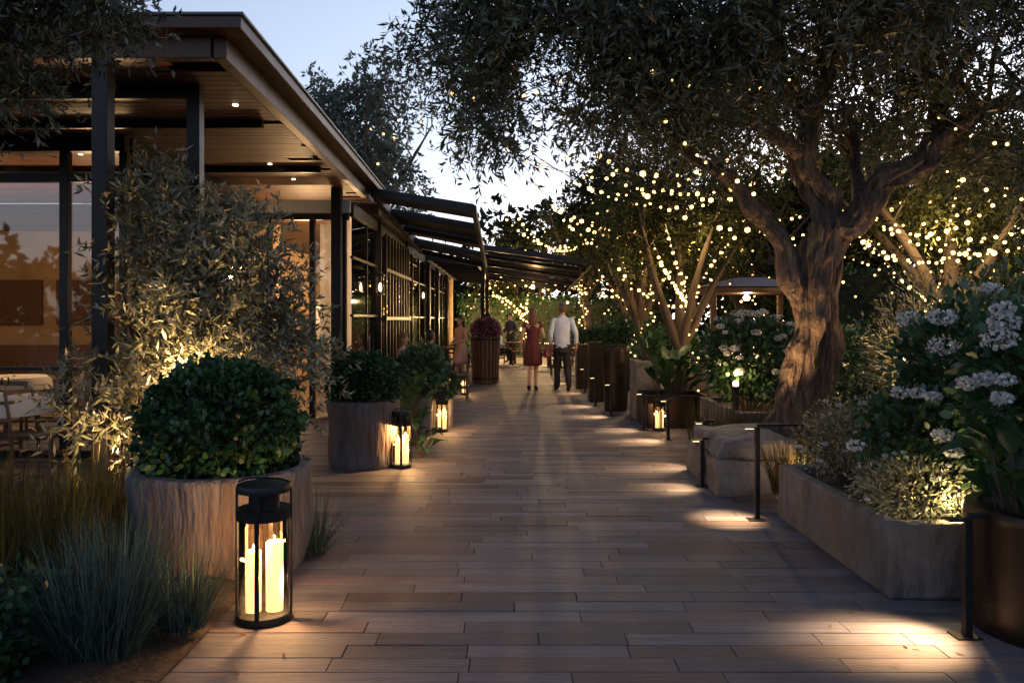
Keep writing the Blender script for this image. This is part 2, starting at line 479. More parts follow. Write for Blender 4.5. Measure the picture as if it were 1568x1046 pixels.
mb.box(-2.45, -2.33, 22.6, 22.72, 0, 3.3); mb.box(-2.45, -2.33, 25.4, 25.52, 0, 3.3); mb.box(-2.45, -2.33, 29, 29.12, 0, 3.3)
mb.box(-12, -4.2, 8.64, 8.76, 3.33, 3.5); mb.box(-12, -4.2, 8.66, 8.74, 3.0, 3.1)
for x in (-10.9, -9.4, -7.9, -6.4, -4.92, -4.27): mb.box(x, x + .09, 8.65, 8.75, 0, 3.33)
mb.box(-12, -4.2, 8.66, 8.74, 0.0, .08); mb.box(-12, -4.2, 8.67, 8.73, .95, .99)
mb.box(-4.26, -4.18, 8.77, 12.2, 3.3, 3.5); mb.box(-4.25, -4.19, 8.77, 12.2, 0, .08)
mb.box(-4.26, -4.18, 10.4, 10.48, .08, 3.3)
for x in (-4.2, -3.72, -3.06, -2.58): mb.box(x - .04, x + .04, 12.17, 12.27, 0, 3.03)
mb.box(-4.2, -2.5, 12.16, 12.28, 3.03, 3.12)
mb.box(-2.52, -2.44, 12.28, 32, 3.1, 3.3); mb.box(-2.5, -2.45, 12.28, 32, 0, .1)
mb.box(-2.5, -2.45, 12.28, 14.6, 1.55, 1.59); mb.box(-2.5, -2.45, 12.28, 14.6, 2.45, 2.49); mb.box(-2.5, -2.45, 13.5, 13.54, .1, 3.1)
y = 14.75
while y < 18.3:
    mb.box(-2.36, -2.32, y, y + .05, .1, 3.1); y += .4
mb.box(-2.37, -2.31, 14.7, 18.3, 2.4, 2.46); mb.box(-2.37, -2.31, 14.7, 18.3, 1.5, 1.56); mb.box(-2.37, -2.31, 14.7, 18.3, .1, .2)
for y in (19.6, 21.0, 23.9, 26.7, 27.9, 30.5): mb.box(-2.5, -2.44, y, y + .06, .1, 3.1)
for z in (1.55, 2.45): mb.box(-2.49, -2.46, 18.4, 32, z, z + .04)
mb.build("steel_frames", M_black, bld, bevel=.004)
mb = MB()
mb.box(-12, -4.27, 8.695, 8.705, .08, 3.33)
mb.box(-4.225, -4.215, 8.8, 12.15, .08, 3.3)
mb.box(-4.15, -3.76, 12.21, 12.22, .02, 3.03); mb.box(-3.02, -2.63, 12.21, 12.22, .02, 3.03)
mb.box(-2.48, -2.47, 12.3, 32, .1, 3.1)
mb.build("window_glass", M_glass, bld)
mb = MB()
mb.box(-4.2, -2.46, 12.1, 12.155, 3.13, 3.32, 0)
mb.box(-12, -5.6, 16.0, 16.2, 0, 3.5, 1)
mb.box(-12.2, -12, 8.6, 34, 0, 3.5, 1)
mb.box(-5.8, -5.6, 16.2, 33, 0, 3.3, 1)
mb.box(-12, -2.4, 32.2, 32.4, 0, 3.3, 1)
mb.box(-7.6, -6.2, 15.3, 15.98, 0, 2.3, 2)
mb.box(-10.8, -8.2, 15.5, 15.98, 0, 1.0, 2)
mb.box(-4.9, -4.3, 14.6, 14.8, 0, 3.26, 1)
mb.box(-3.9, -3.4, 15.6, 15.66, .9, 1.9, 3)
mb.box(-10.6, -9.4, 15.9, 15.97, 1.4, 2.3, 2); mb.box(-9.1, -8.3, 15.9, 15.97, 1.4, 2.3, 2)
for i in range(5): mb.box(-7.55, -6.25, 15.2, 15.3, .3 + i * .42, .33 + i * .42, 2)
mb.build("walls", [M_greywall, M_plaster, M_woodf, M_cloth], bld, bevel=.006)
mb = MB(); mb.box(-12, -2.51, 12.3, 33, -.04, .002); mb.build("interior_floor", M_floor, bld)
def curtain(mb, x, y0, y1, z0, z1, ax='y'):
    n = int(abs(y1 - y0) / .03); V = []; F = []
    for i in range(n + 1):
        t = y0 + (y1 - y0) * i / n; w = .035 * math.sin(i * .9) + .015 * math.sin(i * .37)
        p = (x + w, t) if ax == 'y' else (t, x + w)
        V += [(p[0], p[1], z0), (p[0], p[1], z1)]
    for i in range(n): F.append((2 * i, 2 * i + 2, 2 * i + 3, 2 * i + 1))
    mb.add(V, F)
mb = MB(); curtain(mb, -2.62, 12.5, 14.5, .05, 3.08); curtain(mb, -2.62, 18.6, 22.2, .05, 3.08); curtain(mb, -2.62, 25, 26, .05, 3.08)
curtain(mb, 12.45, -3.0, -2.66, .05, 3.0, 'x'); curtain(mb, 8.95, -7.8, -7.3, .05, 3.0, 'x')
mb.build("curtains", M_curtain, bld, smooth=True)
mb = MB()
for p in [(-3.6, 8.2), (-2.57, 7.4), (-3.1, 10.2), (-3.1, 11.3), (-5.2, 7.4), (-6.5, 8.0), (-5.2, 9.6), (-6.6, 10.2)]:
    mb.lathe((p[0], p[1], 3.488), [(.026, 0), (.026, .011)], 12)
mb.build("downlights", M_down, bld)
mb = MB(); mb.lathe((-3.25, 13.6, 1.55), [(.07, 0), (.13, -.12), (.13, .14), (.08, .18)], 14); mb.build("table_lamp_shade", M_candle, bld, smooth=True)
mb = MB(); mb.lathe((-3.25, 13.6, 0), [(.25, 0), (.25, .03), (.03, .05), (.03, .8), (.25, .82), (.25, .85), (.03, .86), (.02, 1.42)], 14); mb.build("lamp_table", M_woodf, bld, smooth=True)
for (p, e) in [((-5.6, 10.9, 2.4), 150), ((-8.2, 11.4, 2.2), 170), ((-3.6, 14.0, 2.3), 170), ((-3.6, 17.5, 2.3), 120), ((-3.6, 20.8, 2.3), 190), ((-3.7, 26, 2.3), 260)]:
    addlight(bld, "room_lamp", 'POINT', p, e, (1., .6, .28), .15)
for p in [(-3.6, 8.2, 3.4), (-3.1, 10.9, 3.4)]:
    addlight(bld, "soffit_spot", 'SPOT', p, 20, WARM, .03, spot=80, blend=.8, target=(p[0], p[1], 0))
for (x, y, z) in [(-2.3, 13.9, 2.1), (-2.25, 20.2, 2.15)]:
    w = group("wall_lantern", (x, y, z)); mb = MB()
    mb.box(x - .07, x + .07, y - .07, y + .07, z + .16, z + .19); mb.box(x - .07, x + .07, y - .07, y + .07, z - .16, z - .14)
    for i in (-.065, .055):
        for j in (-.065, .055): mb.box(x + i, x + i + .01, y + j, y + j + .01, z - .14, z + .16)
    mb.box(x - .2, x - .07, y - .015, y + .015, z + .165, z + .185)
    mb.build("frame", M_black, w); mb = MB(); mb.lathe((x, y, z - .1), [(.015, 0), (.03, .05), (.02, .12), (.005, .15)], 10); mb.build("bulb", M_down, w)

def awning(name, A, B, C, D, posts=(), slats=5, th=.12, gap=.12):
    A, B, C, D = map(Vector, (A, B, C, D)); g = group(name, A); mb = MB()
    for a, b in ((A, B), (B, C), (C, D), (D, A)): mb.beam(a, b, .08, th)
    for i in range(1, slats):
        t = i / slats; mb.beam(A.lerp(D, t), B.lerp(C, t), .05, .09)
    dz = Vector((0, 0, .065))
    for i in range(slats):
        t0 = i / slats + .012; t1 = (i + 1) / slats - (gap / slats if i % 2 == 0 else .012)
        q = [A.lerp(D, t0) + dz, B.lerp(C, t0) + dz, B.lerp(C, t1) + dz, A.lerp(D, t1) + dz]
        mb.add(q + [p + Vector((0, 0, .03)) for p in q], [(3, 2, 1, 0), (4, 5, 6, 7), (0, 1, 5, 4), (1, 2, 6, 5), (2, 3, 7, 6), (3, 0, 4, 7)])
    for (x, y, z) in posts: mb.box(x - .05, x + .05, y - .05, y + .05, 0, z)
    mb.build("frame", M_black, g, bevel=.004); return g
awning("steel_awning", (-2.25, 12.9, 3.56), (-.62, 12.9, 3.3), (-.66, 19.8, 2.85), (-2.25, 19.8, 3.2), slats=4, gap=.3)
aw = awning("steel_awning", (-.75, 20.4, 3.35), (2.1, 20.4, 2.95), (1.7, 24.5, 2.45), (-.75, 24.5, 2.8), posts=[(-.75, 24.4, 2.8), (-.75, 20.5, 3.3)], slats=4, gap=.1)
awning("steel_awning", (-2.2, 20.6, 3.1), (-.85, 20.6, 2.95), (-.85, 31, 2.9), (-2.2, 31, 3.1), slats=8)
addlight(aw, "awning_fill_light", 'POINT', (.6, 23.0, 2.35), 60, WARM, .06)  # lamp added under the awning to brighten the diners at the far end
mb = MB(); mb.lathe((.6, 23.0, 2.4), [(.05, 0), (.06, .06), (.03, .12)], 12); mb.build("lamp_glass", M_down, aw)  # glowing glass for the added awning lamp
g = group("garden_pavilion", (4.5, 14.6, 0)); mb = MB()
X0, X1, Y0_, Y1_ = 3.45, 5.3, 13.9, 15.6
mb.prism([(X0, Y0_), (X1, Y0_), (X1, Y1_), (X0, Y1_)], 1.98, 2.08)
mb.add([(X0 - .1, Y0_ - .1, 2.083), (X1 + .1, Y0_ - .1, 2.083), (X1 + .1, Y1_ + .1, 2.083), (X0 - .1, Y1_ + .1, 2.083), (X0 + .7, Y0_ + .7, 2.28), (X1 - .7, Y0_ + .7, 2.28), (X1 - .7, Y1_ - .7, 2.28), (X0 + .7, Y1_ - .7, 2.28)], [(0, 1, 5, 4), (1, 2, 6, 5), (2, 3, 7, 6), (3, 0, 4, 7), (4, 5, 6, 7), (3, 2, 1, 0)])
for x in (X0 + .08, X1 - .08):
    for y in (Y0_ + .08, Y1_ - .08): mb.box(x - .05, x + .05, y - .05, y + .05, 0, 1.98)
mb.box(X0 + .1, X1 - .1, Y1_ - .1, Y1_ - .06, .0, .9)
mb.build("roof_and_posts", M_fascia, g, bevel=.01)
addlight(g, "lamp", 'POINT', (4.3, 14.6, 1.78), 60, WARM, .06)
mb = MB(); mb.lathe((4.3, 14.6, 1.86), [(.05, 0), (.07, .05), (.03, .1)], 12); mb.build("lamp_glass", M_down, g)

# ------------------------------------------------------------------ planters
def round_planter(name, c, r, h, m, seg=36, taper=.93, jit=.0):
    g = group(name, (*c, 0)); mb = MB()
    rb = r * taper
    zs = [(rb * .96, 0), (rb, .03)] + [(r * (taper + (1 - taper) * t), h * t) for t in np.linspace(.15, .9, 7)] + [(r, h - .03), (r - .012, h - .006), (r - .025, h), (r - .07, h), (r - .085, h - .02), (r - .09, h - .09)]
    mb.lathe((*c, 0), zs, seg, 0, jitter=jit)
    mb.lathe((*c, h - .09), [(r - .088, 0), (0.001, .03)], seg, 1)
    mb.build("pot", [m, M_soil], g, smooth=True); return g

def box_bush(name, c, r, zs=1., n=4500, lL=.042, mat_=M_leaf):
    g = group(name, c); mb = MB(); c = np.array(c, float)
    prof = [(.001, -.75)] + [(math.cos(a), math.sin(a)) for a in np.linspace(-.8, 1.5, 9)] + [(.001, 1)]
    mb.lathe(tuple(c), [(p[0] * r * .8, p[1] * r * .8 * zs) for p in prof], 20, 0, jitter=.06)
    mb.build("dark_core", M_core, g, smooth=True)  # solid near-black core added behind the leaves, not real twigs
    d = runit(n); d[:, 2] = np.where(d[:, 2] < -.55, -d[:, 2], d[:, 2]); d = unit(d)
    lump = np.array([mnoise.noise(Vector(q * 3.2) + Vector(c)) + .6 * mnoise.noise(Vector(q * 8)) for q in d])
    rr = r * (1 + .22 * lump) * rng.uniform(.84, 1.07, n)
    P = c + d * rr[:, None] * np.array([1, 1, zs])
    D = unit(d * .6 + .8 * runit(n) + [0, 0, .2])
    leaves("leaves", P, D, lL * rng.uniform(.7, 1.2, n), lL * .75 * rng.uniform(.8, 1.1, n), colvar(n, .4, .2) * (1 + .7 * lump)[:, None], mat_, g, OUT6)
    return g

round_planter("clay_planter", (-1.79, 4.98), .54, .6, M_corten, seg=72, jit=.05)
box_bush("boxwood_shrub", (-1.82, 4.98, .8), .45, .9, n=7500, lL=.047)
round_planter("clay_planter", (-1.54, 8.25), .37, .68, M_corten, seg=48, jit=.03)
box_bush("boxwood_shrub", (-1.54, 8.25, .84), .35, .85, n=4200, lL=.042)
round_planter("clay_planter", (-.98, 11.1), .17, .42, M_conc)
g = group("slatted_planter", (-.63, 18.9, 0)); mb = MB()
for k in range(22):
    a = 2 * math.pi * k / 22
    ca, sa = math.cos(a), math.sin(a)
    mb.beam((-.63 + .3 * ca, 18.9 + .3 * sa, 0.02), (-.63 + .34 * ca, 18.9 + .34 * sa, 1.1), .07, .025, up=(ca, sa, 0))
mb.lathe((-.63, 18.9, .05), [(.28, 0), (.31, 1.0)], 22, 1)
for z, r in ((.1, .31), (1.02, .345)): mb.lathe((-.63, 18.9, z), [(r, 0), (r + .012, 0), (r + .012, .05), (r, .05)], 24, 2)
mb.build("barrel", [M_woodf, M_core, M_black], g)
box_bush("flowering_shrub", (-.63, 18.9, 1.25), .33, .8, n=1500, lL=.06, mat_=M_pink)
round_planter("tall_metal_planter", (1.72, 13.2), .235, 1.07, M_bronze, taper=.8)
box_bush("boxwood_shrub", (1.72, 13.2, 1.22), .23, .9, n=1800, lL=.04)
g = group("tall_box_planter", (1.58, 14.8, 0)); mb = MB(); mb.box(1.42, 1.74, 14.6, 14.95, 0, 1.08); mb.box(1.46, 1.7, 14.64, 14.91, 1.08, 1.083, 1); mb.build("box", [M_bronze, M_soil], g, bevel=.01)
box_bush("boxwood_shrub", (1.58, 14.8, 1.2), .2, .7, n=900, lL=.04)
g = group("tall_box_planter", (1.5, 17.5, 0)); mb = MB(); mb.box(1.4, 1.7, 17.3, 17.7, 0, .95); mb.box(1.44, 1.66, 17.34, 17.66, .95, .953, 1); mb.build("box", [M_bronze, M_soil], g, bevel=.01)
box_bush("boxwood_shrub", (1.55, 17.5, 1.1), .22, .8, n=900, lL=.04)

def trough(name, x0, x1, y0, y1, h, m, t=.07, bev=.012):
    g = group(name, ((x0 + x1) / 2, (y0 + y1) / 2, 0)); mb = MB()
    mb.box(x0, x1, y0, y0 + t, 0, h); mb.box(x0, x1, y1 - t, y1, 0, h)
    mb.box(x0, x0 + t, y0 + t + .0005, y1 - t - .0005, 0, h - .001); mb.box(x1 - t, x1, y0 + t + .0005, y1 - t - .0005, 0, h - .001)
    mb.box(x0 + t, x1 - t, y0 + t, y1 - t, 0.01, h - .06, 1)
    mb.build("trough", [m, M_soil], g, bevel=bev); return g
trough("stone_planter_box", 2.02, 3.9, 4.27, 6.05, .41, M_conc, .09, .018)
trough("stone_planter_box", 1.86, 2.35, 12.0, 12.6, .88, M_stone)
trough("metal_planter_box", 1.87, 2.75, 11.0, 11.9, .45, M_bronze, .04)
trough("stone_planter_box", 2.45, 4.2, 8.6, 10.4, .5, M_conc, .09)
g = group("stone_seat_block", (2.1, 7.3, 0))
for nm, (x0, x1, y0, y1, z0, z1) in {"lower_block": (1.74, 2.5, 6.75, 8.0, 0, .30), "upper_block": (1.78, 2.46, 6.79, 7.9, .305, .47)}.items():
    mb = MB(); nx, ny, nz_ = 12, 16, 5
    bm_v = {}
    def vid(i, j, k):
        key = (i, j, k)
        if key not in bm_v:
            p = Vector((x0 + (x1 - x0) * i / nx, y0 + (y1 - y0) * j / ny, z0 + (z1 - z0) * k / nz_))
            q = p.copy()
            cx = sum(1 for a, b in ((i, nx), (j, ny), (k, nz_)) if a in (0, b))
            ctr = Vector(((x0 + x1) / 2, (y0 + y1) / 2, (z0 + z1) / 2))
            if cx >= 2: q += (ctr - p).normalized() * .03
            q += Vector((mnoise.noise(p * 5), mnoise.noise(p * 5 + Vector((9, 0, 0))), .4 * mnoise.noise(p * 5 + Vector((0, 9, 0))))) * .055
            if k == 0: q.z = z0
            bm_v[key] = len(mb.v); mb.v.append(tuple(q)); mb.c.append((1, 1, 1))
        return bm_v[key]
    def fc(*ids): mb.f.append(tuple(ids)); mb.m.append(0)
    for i in range(nx):
        for j in range(ny):
            fc(vid(i, j, 0), vid(i, j + 1, 0), vid(i + 1, j + 1, 0), vid(i + 1, j, 0)); fc(vid(i, j, nz_), vid(i + 1, j, nz_), vid(i + 1, j + 1, nz_), vid(i, j + 1, nz_))
    for i in range(nx):
        for k in range(nz_):
            fc(vid(i, 0, k), vid(i + 1, 0, k), vid(i + 1, 0, k + 1), vid(i, 0, k + 1)); fc(vid(i, ny, k), vid(i, ny, k + 1), vid(i + 1, ny, k + 1), vid(i + 1, ny, k))
    for j in range(ny):
        for k in range(nz_):
            fc(vid(0, j, k), vid(0, j, k + 1), vid(0, j + 1, k + 1), vid(0, j + 1, k)); fc(vid(nx, j, k), vid(nx, j + 1, k), vid(nx, j + 1, k + 1), vid(nx, j, k + 1))
    mb.build(nm, M_stone, g, smooth=True)
round_planter("metal_planter", (2.66, 3.86), .42, .6, M_bronze, seg=48, taper=.97)
mb = MB()
nx, ny = 40, 60; V = []; F = []
for j in range(ny + 1):
    for i in range(nx + 1):
        x = 2.5 + 9 * i / nx; y = 6.0 + 24 * j / ny
        V.append((x, y, .05 + .25 * min(1, i / 4) + .06 * mnoise.noise(Vector((x, y, 0)) * 1.3)))
for j in range(ny):
    for i in range(nx): a = j * (nx + 1) + i; F.append((a, a + 1, a + nx + 2, a + nx + 1))
mb.add(V, F); mb.build("garden_bed_soil", M_soil, smooth=True)
mb = MB(); V = []; F = []
for j in range(31):
    for i in range(31):
        x = -5.5 + 4.05 * i / 30; y = 2 + 3.72 * j / 30
        V.append((x, y, (.015 if i > 28 else .06) + .04 * mnoise.noise(Vector((x, y, 0)) * 2)))
for j in range(30):
    for i in range(30): a = j * 31 + i; F.append((a, a + 1, a + 32, a + 31))
mb.add(V, F); mb.build("garden_bed_soil", M_soil, smooth=True)

# ------------------------------------------------------------------ lanterns
def lantern(c, h, r, power):
    g = group("candle_lantern", (*c, 0)); mb = MB(); x, y = c
    mb.lathe((x, y, 0), [(r, 0), (r * 1.02, .008), (r * 1.02, .03), (r * .97, .04), (0.001, .04)], 32)
    zt = h * .74
    mb.lathe((x, y, zt), [(r * .98, 0), (r * 1.01, 0), (r * 1.01, .05), (r * .98, .05)], 32)
    mb.lathe((x, y, h - .045), [(r * .6, .0), (r * 1.0, .0), (r * 1.01, .02), (r * .97, .035), (r * .2, .045), (.001, .045)], 32)
    mb.lathe((x, y, zt + .01), [(r * .55, 0), (r * .55, h - zt - .05)], 20)
    for k in range(4):
        a = math.pi / 2 * k - math.pi / 2 + .05
        w = .022
        M = Matrix.Translation((x, y, 0)) @ Matrix.Rotation(a, 4, 'Z')
        mb.box(r * .97, r * 1.03, -w / 2, w / 2, .03, h - .03, M=M)
    mb.tube([(x - r * .95, y, h), (x - r * .5, y - .02, h + .02), (x + r * .5, y - .02, h + .02), (x + r * .95, y, h)], [.005] * 4, 6, 4)
    mb.build("metal_frame", M_black, g, smooth=True)
    mb = MB(); mb.lathe((x, y, .041), [(r * .9, 0), (r * .9, zt - .041)], 32)
    mb.f = mb.f[:-2]; mb.m = mb.m[:-2]
    mb.build("glass_cylinder", M_lglass, g, smooth=True)
    mb = MB()
    ch = h * .5
    for dx, dy, rr, hh in ((-.38 * r, -.05 * r, .28 * r, ch * .88), (.36 * r, .1 * r, .31 * r, ch)):
        mb.lathe((x + dx, y + dy, .042), [(rr, 0), (rr, hh - .006), (rr * .9, hh), (rr * .7, hh - .006), (.001, hh - .008)], 20)
        mb.lathe((x + dx, y + dy, .042 + hh - .005), [(.001, 0), (.006, .012), (.004, .026), (.001, .036)], 8, 1)
    mb.build("candles", [M_candle, M_flame], g, smooth=True)
    addlight(g, "candle_light", 'POINT', (x, y - .01, .05 + ch + .06), power, WARM, .012)
    addlight(g, "lantern_pool_fill", 'POINT', (x + r * .78, y + .02, .2), power * .4, WARM, .01)  # extra lamp with no flame, added to brighten the deck beside the lantern
lantern((-1.245, 4.0), .69, .135, 24)
lantern((-1.12, 8.1), .58, .1, 26)
lantern((-.94, 10.7), .5, .085, 20)
lantern((-.95, 16.0), .45, .085, 16)
lantern((2.0, 10.8), .45, .085, 6)

# ------------------------------------------------------------------ path lights
def path_light(c, h, arm, power, spot=70, dx=-.35, dy=-.1):
    x, y = c; g = group("path_light", (x, y, 0)); mb = MB()
    mb.box(x - .018, x + .018, y - .018, y + .018, 0, h)
    mb.box(x - .07, x + .05, y - .05, y + .05, 0, .008)
    xa = x + arm
    mb.box(min(x, xa), max(x, xa), y - .016, y + .016, h + .0005, h + .022)
    mb.box(x - .10, x - .0, y - .03, y + .03, h - .012, h - .001)
    mb.build("post", M_black, g, bevel=.002)
    mb = MB(); mb.box(x - .09, x - .03, y - .02, y + .02, h - .016, h - .0125); mb.build("led", M_down, g)
    addlight(g, "lamp", 'SPOT', (x - .06, y, h - .03), power, (1., .62, .3), .05, spot=spot, blend=1., target=(x + dx, y + dy, 0))
path_light((2.16, 3.78), .56, .12, 240, dx=-.36, dy=-.04)
path_light((1.84, 5.98), .70, .35, 230, spot=52, dx=-.2, dy=.02)
path_light((1.98, 8.2), .45, .1, 85, dx=-.5)
path_light((1.72, 7.2), .42, .05, 65, dx=-.3)
path_light((1.95, 9.95), .5, .1, 100)
path_light((1.8, 10.9), .5, .1, 70)
path_light((1.55, 12.45), .5, .1, 90)
path_light((1.46, 13.9), .5, .1, 80)
path_light((1.5, 16.4), .5, .1, 60)
path_light((1.4, 19), .5, .1, 60)

# ------------------------------------------------------------------ hero olive tree
Y0 = 7.5
def L3(*a): return [(x, Y0 + dy, z) for x, dy, z in a]
limbs = [
 (L3((2.55, 0, -.05), (2.58, 0, .35), (2.66, .03, .85), (2.80, .0, 1.35), (2.82, -.03, 1.85), (2.95, 0, 2.35), (2.99, 0, 2.72)), [.27, .19, .13, .12, .15, .16, .12]),
 (L3((2.90, .12, -.05), (2.9, .1, .6), (3.04, .12, 1.2), (3.02, .12, 1.8), (3.2, .05, 2.5)), [.17, .12, .095, .085, .08]),
 (L3((2.95, 0, 2.3), (3.2, -.08, 2.42), (3.42, -.1, 2.76), (3.8, -.1, 2.95), (4.03, 0, 3.36), (3.96, .1, 3.9), (3.74, .2, 4.4), (3.6, .3, 5.2)), [.13, .125, .105, .095, .075, .06, .045, .02]),
 (L3((3.78, -.1, 2.95), (4.2, -.3, 3.36), (4.75, -.5, 3.5), (5.6, -.7, 4.0)), [.075, .06, .045, .02]),
 (L3((4.02, 0, 3.36), (4.3, .3, 3.85), (4.8, .6, 4.4)), [.05, .04, .02]),
 (L3((2.97, 0, 2.56), (2.72, -.05, 2.95), (2.76, -.1, 3.38), (2.5, -.15, 3.75), (2.42, -.2, 4.2), (2.25, -.2, 5.0)), [.12, .1, .085, .065, .045, .02]),
 (L3((2.76, -.05, 3.0), (2.3, -.3, 3.22), (1.75, -.5, 3.52), (1.1, -.6, 3.72), (.5, -.7, 3.95), (-.35, -.7, 3.95)), [.07, .06, .05, .042, .03, .012]),
 (L3((2.74, -.1, 3.35), (2.9, -.5, 3.9), (3.0, -1.0, 4.3), (3.1, -1.4, 4.8)), [.06, .045, .035, .015]),
 (L3((2.82, 0, 1.55), (2.6, -.08, 1.88), (2.52, -.1, 2.2), (2.22, -.15, 2.5), (2.0, -.2, 2.8), (1.6, -.25, 3.0), (1.3, -.3, 3.45)), [.09, .1, .08, .075, .055, .035, .015]),
 (L3((2.6, 0, 2.0), (2.62, .3, 2.4), (2.4, .8, 2.9), (2.0, 1.4, 3.5)), [.05, .04, .03, .012]),
 (L3((3.3, .0, 2.55), (3.45, .5, 3.0), (3.7, 1.1, 3.5), (3.8, 1.8, 4.2)), [.07, .05, .035, .015]),
]
blobs = [
 ((-.4, 6.9, 3.95), (.5, .6, .5), 20), ((-.15, 6.9, 3.45), (.28, .4, .35), 10),
 ((.15, 6.9, 4.3), (.7, .7, .45), 20), ((.85, 6.9, 4.05), (.7, .7, .6), 34), ((.8, 7.0, 3.5), (.4, .5, .3), 9),
 ((1.7, 7.0, 3.95), (.7, .8, .65), 40), ((1.75, 7.2, 3.4), (.7, .7, .3), 20),
 ((2.5, 6.9, 4.3), (.8, 1.0, .55), 34), ((3.3, 6.8, 4.2), (.8, 1.1, .6), 34),
 ((4.3, 7.1, 4.0), (.9, 1.1, .65), 38), ((4.7, 7.5, 3.2), (.6, .9, .4), 14), ((5.5, 7.0, 4.0), (.9, 1.0, .8), 24),
 ((2.4, 8.5, 3.8), (1.3, .9, .6), 28), ((4.0, 8.8, 4.0), (1.3, .9, .7), 26),
 ((1.5, 6.8, 5.0), (1.8, 1.3, .5), 28), ((3.8, 6.9, 5.0), (1.8, 1.4, .6), 32),
]
ht = make_tree("olive_tree", (2.64, Y0, 0), limbs, blobs, M_olive, M_bark, ntw=22, nl=14, tl=.36, leafL=.088, leafW=.02, clr=.27, down=.3, ridge=.22)
addlight(ht, "uplight_a", 'SPOT', (2.3, 7.1, .5), 170, WARM, .03, spot=46, blend=.9, target=(2.72, 7.5, 1.5))
addlight(ht, "uplight_b", 'SPOT', (3.7, 7.0, .5), 480, WARM, .05, spot=90, blend=.9, target=(3.8, 7.6, 4))
addlight(ht, "uplight_c", 'SPOT', (2.2, 7.9, .45), 360, WARM, .05, spot=85, blend=.9, target=(1.7, 7.5, 4))

lb = (-2.5, 6.45)
limbs = [([(lb[0], lb[1], 0), (lb[0] - .03, lb[1], .6), (lb[0] + .05, lb[1], 1.2), (lb[0] - .05, lb[1], 1.9), (-2.7, 6.4, 2.5)], [.06, .05, .04, .03, .012]),
         ([(lb[0] + .02, lb[1], .3), (-2.3, 6.4, .9), (-2.0, 6.3, 1.4), (-1.85, 6.3, 1.9)], [.04, .03, .02, .01]),
         ([(lb[0], lb[1], .35), (-2.75, 6.4, .9), (-3.0, 6.3, 1.4), (-3.1, 6.3, 1.9)], [.04, .03, .02, .01]),
         ([(lb[0], lb[1], .5), (-2.4, 6.1, 1.0), (-2.3, 5.9, 1.6)], [.03, .02, .01])]
sl = make_tree("small_olive_tree", (lb[0], lb[1], 0), limbs,
 [((-2.45, 6.35, 1.6), (.8, .5, .55), 50), ((-2.7, 6.4, 2.3), (.45, .4, .45), 18), ((-2.0, 6.3, 1.2), (.45, .4, .45), 18), ((-3.0, 6.2, .95), (.5, .4, .45), 18), ((-2.25, 6.3, 2.1), (.45, .4, .3), 14), ((-2.5, 6.2, 1.15), (.6, .25, .25), 12)],
 M_olive_s, M_bark2, ntw=14, nl=13, tl=.34, leafL=.088, leafW=.02, clr=.15, down=-.1, ridge=.05)
addlight(sl, "uplight", 'SPOT', (-2.25, 5.55, .72), 420, WARM, .03, spot=90, blend=1., target=(-2.45, 6.4, 1.55))
addlight(sl, "uplight_b", 'POINT', (-2.45, 5.95, 1.15), 30, WARM, .03)  # extra point lamp added inside the crown to brighten its leaves
addlight(sl, "uplight_c", 'POINT', (-2.95, 5.75, .6), 20, WARM, .03)
make_tree("olive_tree", (-4.4, 3.9, 0), [([(-4.4, 3.9, 0), (-4.35, 3.9, 1.2), (-4.1, 3.9, 2.3), (-3.6, 3.95, 3.0), (-2.9, 4.0, 3.3), (-2.3, 4.0, 3.35)], [.2, .16, .13, .08, .05, .015]),
    ([(-4.1, 3.9, 2.3), (-4.3, 3.7, 3.2), (-4.2, 3.6, 4.2)], [.1, .06, .02])],
 [((-2.7, 4.0, 3.15), (.45, .4, .3), 36), ((-2.15, 4.05, 3.2), (.3, .3, .18), 18), ((-2.75, 4.0, 2.85), (.2, .3, .25), 10), ((-3.7, 3.8, 3.4), (.8, .7, .6), 20)],
 M_olive, M_bark2, ntw=15, nl=13, tl=.24, leafL=.062, leafW=.015, clr=.14, down=.25, ridge=.05)

# ------------------------------------------------------------------ background trees
def bg_tree(name, x, y, h, r, mat_=M_bg, th=.12, n=70, leafL=.16, leafW=.07, low=.45, ntw=12, nl=9, clr=.4, tl=.6, outline=OUT4):
    fork = h * R.uniform(.22, .32)
    lx = R.uniform(-.3, .3)
    limbs = [([(x, y, 0), (x + lx * .3, y, fork * .5), (x + lx, y, fork), (x + lx * 1.2, y, h * .6)], [th * 1.4, th, th * .9, th * .35])]
    for k in range(5):
        a = 2 * math.pi * k / 5 + R.uniform(-.3, .3)
        limbs.append(([(x + lx, y, fork * .95), (x + lx + math.cos(a) * r * .35, y + math.sin(a) * r * .35, fork + (h - fork) * .3), (x + math.cos(a) * r * .7, y + math.sin(a) * r * .7, fork + (h - fork) * .6)], [th * .6, th * .4, th * .12]))
    blobs = []
    for k in range(7):
        a = R.uniform(0, 6.28); q = R.uniform(.2, .65) * r
        blobs.append(((x + math.cos(a) * q, y + math.sin(a) * q, h * R.uniform(low + .1, .85)), (r * .45, r * .45, h * .14), n // 7))
    return make_tree(name, (x, y, 0), limbs, blobs, mat_, M_bark2, ntw=ntw, nl=nl, tl=tl, leafL=leafL, leafW=leafW, clr=clr, ridge=.05, cv=.35, outline=outline)
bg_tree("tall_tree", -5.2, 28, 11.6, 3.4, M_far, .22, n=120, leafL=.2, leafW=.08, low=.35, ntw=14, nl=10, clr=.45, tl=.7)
bg_tree("tall_tree", -9, 36, 11, 4, M_far, .25, n=70, leafL=.3, leafW=.14, low=.3, clr=.7, tl=.8)
